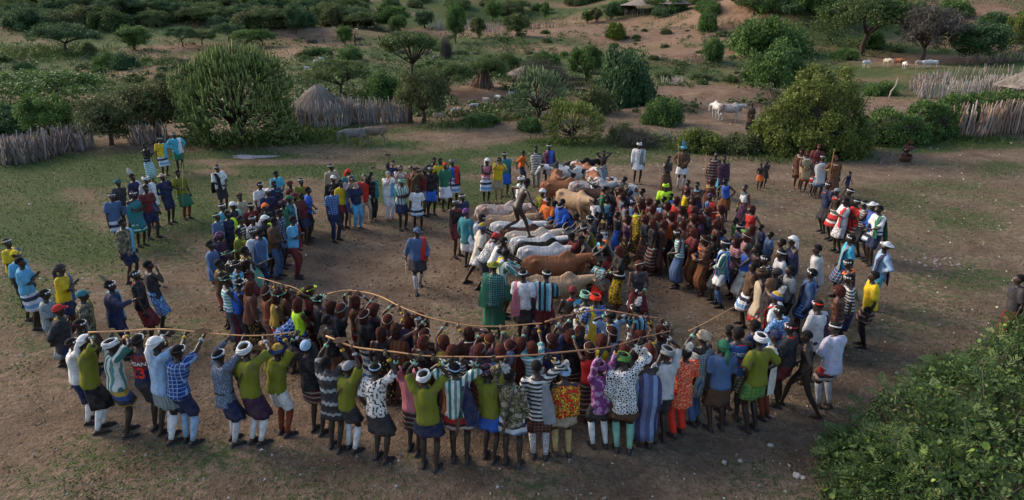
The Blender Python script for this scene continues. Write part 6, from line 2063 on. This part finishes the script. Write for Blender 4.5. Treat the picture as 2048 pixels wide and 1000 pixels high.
# candelabra cactus trees: hundreds of upturned ribbed arms
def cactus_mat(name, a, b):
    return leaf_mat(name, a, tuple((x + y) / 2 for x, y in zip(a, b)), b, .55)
def candelabra(px, base_y, wpx, hpx, n, mat, label, stem=True, seed=1):
    p = G(px, base_y); s_ = ppm(p); rx, hz = wpx / s_ / 2, hpx / s_
    rs = np.random.default_rng(seed)
    root = empty("candelabra_cactus", (p[0], p[1], p[2] - .05))
    V, F, A_ = [], [], []
    for i in range(n):
        d = rs.normal(size=3); d /= np.linalg.norm(d)
        if d[2] < -.72: d[2] = -d[2]
        sq = 1 / max(abs(d[2]) ** 3 + (d[0] ** 2 + d[1] ** 2) ** 1.5, .5) ** (1 / 3)
        tip = np.array([d[0] * rx, d[1] * rx * .95, d[2] * hz * .56]) * min(sq, 1.15) * (.66 + .34 * rs.random() ** .6) * (1 + .13 * math.sin(4 * math.atan2(d[1], d[0]) + seed) + .10 * math.sin(6 * d[2] + 3 * d[0] + seed)) + np.array([0, 0, hz * .44])
        tip[2] = max(tip[2], .12)
        if d[2] < .15: tip[:2] *= 1.10; tip[2] += .1 * rs.random()
        L = .35 + .40 * rs.random(); L *= hz / 4.2
        back = tip - L * (d * np.array([.75, .75, .5]) + np.array([0, 0, .42]))
        mid = lerp(back, tip, .5) + np.array([d[0], d[1], 0]) * L * (.15 + .3 * rs.random()) - np.array([0, 0, L * .14])
        pts = [back, lerp(back, mid, .6) + np.array([d[0], d[1], -.3]) * L * .07, mid, lerp(mid, tip, .5) + np.array([d[0], d[1], 0]) * L * .05, tip]
        r0 = .036 * (hz / 4.2) ** .6
        mb = MB(); mb.tube(pts, [r0 * .7, r0, r0 * 1.1, r0, r0 * .5], 4)
        o = len(V); V += mb.V; F += [tuple(q + o for q in f) for f in mb.F]
        t_ = rs.random() * .45
        A_ += list(np.repeat(np.array([.15, .3, .5, .75, 1.0]) * .55 + t_, 4))  # paler towards the tip: a highlight painted into the arm colour
    me = mesh("arms", V, F, False); a = me.attributes.new("var", 'FLOAT', 'POINT'); a.data.foreach_set("value", np.clip(np.array(A_, np.float32), 0, 1))
    arms = mobj("arms", me, mat, root); arms["kind"] = "stuff"
    if stem:
        mb = MB(); mb.tube([(0, 0, -.1), (.03, 0, hz * .2), (0, 0, hz * .5)], [.28 * hz / 4.2, .22 * hz / 4.2, .15 * hz / 4.2], 9)
        for q in range(26):
            a = rs.random() * 6.28; e = A3(rx * .75 * math.cos(a), rx * .75 * math.sin(a), hz * (.25 + .5 * rs.random()))
            b0 = A3(0, 0, hz * (.1 + .3 * rs.random())); mb.tube([b0, lerp(b0, e, .5) - A3(0, 0, .15), e], [.10 * hz / 4.2, .07 * hz / 4.2, .04 * hz / 4.2], 6)
        mb.build("trunk", BARK, root)
    tag(root, label, "cactus tree")
    return root
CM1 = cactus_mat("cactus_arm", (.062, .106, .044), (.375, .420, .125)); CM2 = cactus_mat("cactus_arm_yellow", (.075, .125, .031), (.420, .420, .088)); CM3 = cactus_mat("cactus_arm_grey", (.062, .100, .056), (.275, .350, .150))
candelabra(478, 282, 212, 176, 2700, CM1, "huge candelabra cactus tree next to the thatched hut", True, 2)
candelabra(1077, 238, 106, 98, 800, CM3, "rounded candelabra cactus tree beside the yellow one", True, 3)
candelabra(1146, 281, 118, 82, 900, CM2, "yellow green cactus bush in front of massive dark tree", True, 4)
candelabra(1740, 92, 50, 34, 120, CM3, "pale cactus clump on the slope under the thorn tree", True, 5)

# big mound and hedge of creeper
def mound(name, px, base_y, wpx, hpx, n, leaf, label, depth=1.0, L=.16, Wd=.09, lumps=9, seed=0, cat="bush"):
    p = G(px, base_y); s_ = ppm(p); rx, hz = wpx / s_ / 2, hpx / s_; ry = rx * depth
    rs = np.random.default_rng(seed + 5)
    c0 = A3(p[0], p[1] + ry * .8, p[2])
    root = empty(name, tuple(c0))
    C, Rd = [], []
    for i in range(260):
        v = rs.normal(size=3); v[2] = abs(v[2]); v /= np.linalg.norm(v)
        f = 1 + .10 * math.sin(v[0] * 5 + seed) + .10 * math.sin(v[1] * 6 + v[2] * 5)
        C.append(v * np.array([rx, ry, hz]) * .92 * f * (.88 + .12 * rs.random())); Rd.append(rs.uniform(.12, .22) * rx * .75)
    for i in range(110):
        a = rs.random() * 6.28; C.append(np.array([rx * math.cos(a), ry * math.sin(a), hz * .3 * rs.random()]) * .95); Rd.append(rs.uniform(.12, .2) * rx * .75)
    Q, A_ = clumps(C, Rd, n / 370, L, Wd, .8, droop=.35)
    mobj("foliage", quads_mesh("foliage", Q, 4, A_), LM[leaf], root)
    mb = MB()
    for q in range(34):
        a = rs.random() * 6.28; e = A3(rx * .9 * math.cos(a), ry * .9 * math.sin(a), hz * rs.random() * .8)
        b0 = A3(rx * .5 * math.cos(a + .4), ry * .5 * math.sin(a + .4), -.05); mb.tube([b0, lerp(b0, e, .5) + A3(0, 0, .3), e], [.05, .03, .012], 5)
    V = MB(); V.ell((0, 0, hz * .25), (rx * .6, ry * .6, hz * .42), None, 16, 9)
    mb.add(V.V, V.F)
    mb.build("stems", plain("tangled_stem", (.055, .042, .03), .95, 8, .4), root)
    tag(root, label, cat)
mound("creeper_mound", 1650, 318, 236, 182, 46000, 'creeper', "tall rounded mound of trailing creeper beside the ochre haired women", .8, .17, .055, seed=1)
for q, (px, by, w, h) in enumerate([(1800, 292, 150, 72), (1870, 282, 120, 84), (1940, 268, 130, 90), (2020, 262, 120, 82)]):
    mound("creeper_hedge", px, by, w, h, 9000, 'green', ["leafy hedge clump next to the creeper mound", "dark leafy hedge clump behind the squatting woman", "leafy hedge clump spilling over the tall post fence", "leafy hedge clump at the far end of the post fence"][q], .7, .13, .07, seed=q + 3)
# spiky rosettes
def spiky(px, py, w, n, label):
    p = G(px, py); L = w / ppm(p); P_ = np.repeat(p[None] * 1.0, n, 0) + RNG.normal(size=(n, 3)) * np.array([.12, .12, .01])
    Q = rand_quads(P_ - p, L * (.5 + .6 * RNG.random(n)), .04, up=.62)
    root = empty("spiky_plant", tuple(p)); mobj("leaves", quads_mesh("leaves", Q, 4, RNG.random(n)), LM['olive'], root); tag(root, label, "plant", "spiky plants")
spiky(1232, 290, 44, 60, "pale spiky leaved plant at the edge of the clearing")
spiky(1310, 283, 40, 40, "dry spiky plant beside the tangled grey brush")
spiky(1000, 240, 30, 60, "spiky rosette plants under the grazing goats")
def dead_branch(pts, r, label):
    W3 = [at_z(a, b, z) if z is not None else G(a, b) for a, b, z in pts]
    p0 = W3[0]; d = p0[1]
    W3 = [A3((a - 1024) / FOC * d * 1.04, d, 0) for a, b, z in pts]
    pass
# bare forked post sticking out of the scrub
_p = G(1778, 196); _o = MB(); _o.tube([(0, 0, -.1), (.06, 0, .5), (.38, .05, .95), (.42, .05, 1.55)], [.07, .06, .05, .03], 7)
_b = _o.build("dead_branch", STAKE_M[3]); _b.location = tuple(_p); tag(_b, "crooked pale dead branch standing beside the kraal", "branch")
for q, (px, py) in enumerate([(1345, 283), (1400, 280)]):
    _p = G(px, py); _o = MB()
    for r_ in range(6):
        a = random.uniform(-1.2, 1.2); _o.tube([(0, 0, 0), (.5 * math.sin(a), .1, .35), (1.0 * math.sin(a), .1, .55 + .2 * random.random())], [.03, .022, .008], 5)
    _b = _o.build("dead_branch", STAKE_M[0]); _b.location = tuple(_p); tag(_b, ["forked grey dead branches beside the plumed man", "grey dead branches poking from the creeper bush"][q], "branch")

# far slope: scattered scrub, each bush an object
def hillside():
    rs = random.Random(11); n = 0
    labs = {('bushy', 'dark'): "dark round scrub bush on the far hillside", ('bushy', 'acacia'): "grey green scrub bush on the far hillside", ('umbrella', 'dark'): "dark flat topped acacia on the far hillside",
            ('umbrella', 'acacia'): "grey green flat acacia on the far hillside", ('bushy', 'green'): "bright green bush on the red eroded slope", ('bushy', 'olive'): "olive brown scrub bush on the red eroded slope", ('thorn', 'dry'): "dry grey scrub on the far slope"}
    spots = []
    for _ in range(115):                                  # wooded slope on the left
        spots.append((rs.uniform(-20, 730), rs.uniform(0, 58), 'L'))
    for _ in range(55): spots.append((rs.uniform(700, 1700), rs.uniform(0, 34), 'T'))
    for _ in range(60): spots.append((rs.uniform(1000, 1480), rs.uniform(60, 170), 'S'))
    for _ in range(40): spots.append((rs.uniform(520, 1050), rs.uniform(70, 165), 'S'))
    for _ in range(26): spots.append((rs.uniform(1500, 2060), rs.uniform(5, 110), 'S'))
    for _ in range(34): spots.append((rs.uniform(-10, 480), rs.uniform(120, 190), 'S'))
    for px, py, z_ in spots:
        p = G(px, py)
        if p[1] > 330 or p[1] < 42: continue
        if z_ == 'L':
            k, lf = rs.choice([('umbrella', 'dark'), ('umbrella', 'acacia'), ('bushy', 'acacia'), ('umbrella', 'acacia'), ('bushy', 'olive'), ('bushy', 'dark')]); w = rs.uniform(4.0, 8.5)
        elif z_ == 'T':
            k, lf = rs.choice([('bushy', 'green'), ('bushy', 'dark'), ('umbrella', 'acacia'), ('bushy', 'olive')]); w = rs.uniform(3, 8)
        else:
            k, lf = rs.choice([('bushy', 'green'), ('bushy', 'olive'), ('thorn', 'dry'), ('bushy', 'acacia')]); w = rs.uniform(.8, 2.3)
        tr, cr, w0, h0 = tree_proto(k, rs.randrange(3))
        sx = w / w0; sz = sx * rs.uniform(.75, 1.15)
        root = empty(KNAME[k], (p[0], p[1], p[2] - .1), rs.random() * 6.28, (sx, sx, sz))
        mobj("trunk" if k == 'umbrella' else "stem", tr, BARK, root); mobj("crown" if k == 'umbrella' else "foliage", cr, LM[lf], root)
        lm = min(MARKS, key=lambda q: (q[0] - p[0]) ** 2 + (q[1] - p[1]) ** 2)
        sz_ = ('small ' if w < (1.4 if z_ == 'S' else 6) else 'large ')
        lab_ = sz_ + labs[(k, lf)].split(' on the ')[0] + ' near the ' + lm[2]
        tag(root, lab_, "tree" if k == 'umbrella' else "bush", lab_ + " group")
        n += 1
    print("hillside", n)
hillside()
def scrub():
    """low scrub that covers the slopes as one mass"""
    rs = np.random.default_rng(31); C, Rd = [], []
    def put(n, x0, x1, y0, y1, r0, r1, flat=.5):
        for _ in range(n):
            p = G(rs.uniform(x0, x1), rs.uniform(y0, y1))
            if p[1] < 40 or p[1] > 320: continue
            if veg_at(p[0], p[1]) < .26: continue
            r = rs.uniform(r0, r1) * (.6 + p[1] / 160); C.append(p + A3(0, 0, r * .25)); Rd.append(r)
    put(380, -20, 760, 0, 62, .7, 1.7); put(900, -20, 620, 60, 240, .35, .95); put(900, 600, 1060, 66, 235, .3, .85); put(900, 1000, 1700, 20, 225, .3, .8)
    put(300, 1600, 2060, 0, 120, .4, 1.0); put(420, 700, 2060, 0, 60, .6, 1.4)
    Q, A_ = clumps(C, Rd, 30, .23, .14, .5)
    # leaves grow with distance so that they stay visible
    o = mobj("scrub", quads_mesh("scrub", Q, 4, A_), leaf_mat("scrub_leaf", (.043, .070, .027), (.098, .140, .051), (.186, .225, .088)))
    tag(o, "low green scrub covering the valley slopes", "scrub", kind="stuff")
scrub()

# leafy bush close to the camera
def near_bush():
    rs = np.random.default_rng(21)
    c0 = G(1880, 905); root = empty("leafy_bush", (c0[0], c0[1], 0))
    FM = leaf_mat("frond_leaf", (.045, .085, .028), (.11, .165, .05), (.23, .27, .09), .5)
    BM_ = leaf_mat("broad_leaf", (.09, .16, .03), (.16, .25, .045), (.28, .38, .07), .45)
    DM = leaf_mat("small_leaf", (.04, .078, .024), (.085, .145, .042), (.15, .22, .065), .5)
    heaps = [(1750, 970, .85, .7), (1835, 900, .95, 1.1), (1930, 865, 1.1, 1.25), (2010, 810, 1.0, 1.35), (1960, 960, 1.2, 1.1), (2060, 900, 1.4, 1.4), (1850, 1000, 1.1, .85), (1705, 912, .42, .35), (2045, 740, .7, 1.15), (1800, 1040, 1.0, .65), (1900, 1060, 1.2, .85), (2020, 1050, 1.3, 1.1), (1905, 805, .65, .85), (2085, 700, .75, 1.6)]
    H_ = []
    for px, py, r, h in heaps:
        p = G(px, py); p = p + A3(0, .0, 0)
        H_.append((p[0] - c0[0], p[1] - c0[1], r, h))
    def surf(k, lo=.1):
        x, y, r, h = H_[k]; v = rs.normal(size=3); v[2] = abs(v[2]) + lo; v /= np.linalg.norm(v)
        return A3(x, y, 0) + v * A3(r, r, h) * (.82 + .25 * rs.random()), v
    # compound fronds
    Q, A_ = [], []
    for i in range(1900):
        b, v = surf(rs.integers(len(H_)))
        d = unit(v * A3(1, 1, .5) + rs.normal(size=3) * .45 + A3(0, 0, .15)); L = .16 + .30 * rs.random(); base = rs.random() * .55
        sdv = unit(np.cross(d, A3(0, 0, 1) + rs.normal(size=3) * .35)); nrm = np.cross(sdv, d)
        m = 9
        for q in range(m):
            f = (q + 1) / m; p = b + d * L * f - A3(0, 0, .10 * f * f * L / .3)
            ll = .075 * math.sin(math.pi * (.15 + .8 * f)) + .012
            for s_ in (-1, 1):
                t = unit(sdv * s_ + d * .55 + nrm * .12 * rs.normal()); w = unit(np.cross(t, nrm)) * .011
                Q.append([p, p + t * ll * .5 + w, p + t * ll, p + t * ll * .5 - w]); A_.append(min(1, base + .45 * rs.random()))
    o = mobj("fronds", quads_mesh("fronds", np.array(Q), 4, A_), FM, root); o["kind"] = "stuff"
    # small leaves inside
    P_ = np.array([surf(rs.integers(len(H_)), 0)[0] * (1) - A3(0, 0, .05) for _ in range(30000)])
    Qs = rand_quads(P_, .055 + .05 * rs.random(len(P_)), .03 + .02 * rs.random(len(P_)), rng=rs)
    o = mobj("small_leaves", quads_mesh("small_leaves", Qs, 4, rs.random(len(P_))), DM, root); o["kind"] = "stuff"
    # broad heart shaped leaves, one by one
    def leaf_me(j):
        V = [(0, 0, 0), (.5, .25, .06), (.42, .65, .05), (0, 1, -.08), (-.42, .65, .05), (-.5, .25, .06), (0, .45, -.03)]
        me = mesh("leaf", V, [(0, 1, 6), (1, 2, 6), (2, 3, 6), (3, 4, 6), (4, 5, 6), (5, 0, 6)], True)
        a = me.attributes.new("var", 'FLOAT', 'POINT'); a.data.foreach_set("value", np.full(7, j, np.float32)); return me
    LV = [leaf_me(j) for j in (.1, .35, .6, .95)]
    low = [0, 6, 7, 9, 10, 4, 11, 1]
    for i in range(280):
        k = low[rs.integers(len(low))] if i < 215 else rs.integers(len(H_))
        b, v = surf(k, .25); b = b + v * .05
        o = mobj("leaf", LV[rs.integers(4)], BM_, root); s_ = .06 + .075 * rs.random() ** 1.5; o.scale = (s_, s_, s_); o.location = tuple(b)
        o.rotation_euler = (rs.normal() * .5 + .4, rs.normal() * .5, rs.random() * 6.28)
    mb = MB()
    for i in range(130):
        e, v = surf(rs.integers(len(H_))); b = A3(e[0] * .6, e[1] * .6, 0.) + rs.normal(size=3) * A3(.3, .3, 0)
        mb.tube([b - A3(0, 0, .05), lerp(b, e, .5) + A3(0, 0, .2), e, e + v * .22], [.022, .014, .009, .004], 5)
    mb.build("stem", plain("bush_stem", (.13, .10, .07), .9, 9, .35), root)
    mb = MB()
    for x, y, r, h in H_: mb.ell((x, y, h * .3), (r * .5, r * .5, h * .36), None, 14, 8)  # solid dark cores, coloured as the shade between the leaves
    o = mb.build("shade_core", plain("bush_shade_core", (.04, .045, .022), .95, 20, .5, .1, 1.0, .08, 30), root)
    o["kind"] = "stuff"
    tag(root, "leafy green bush with ferny fronds and broad yellow green leaves", "bush")
near_bush()
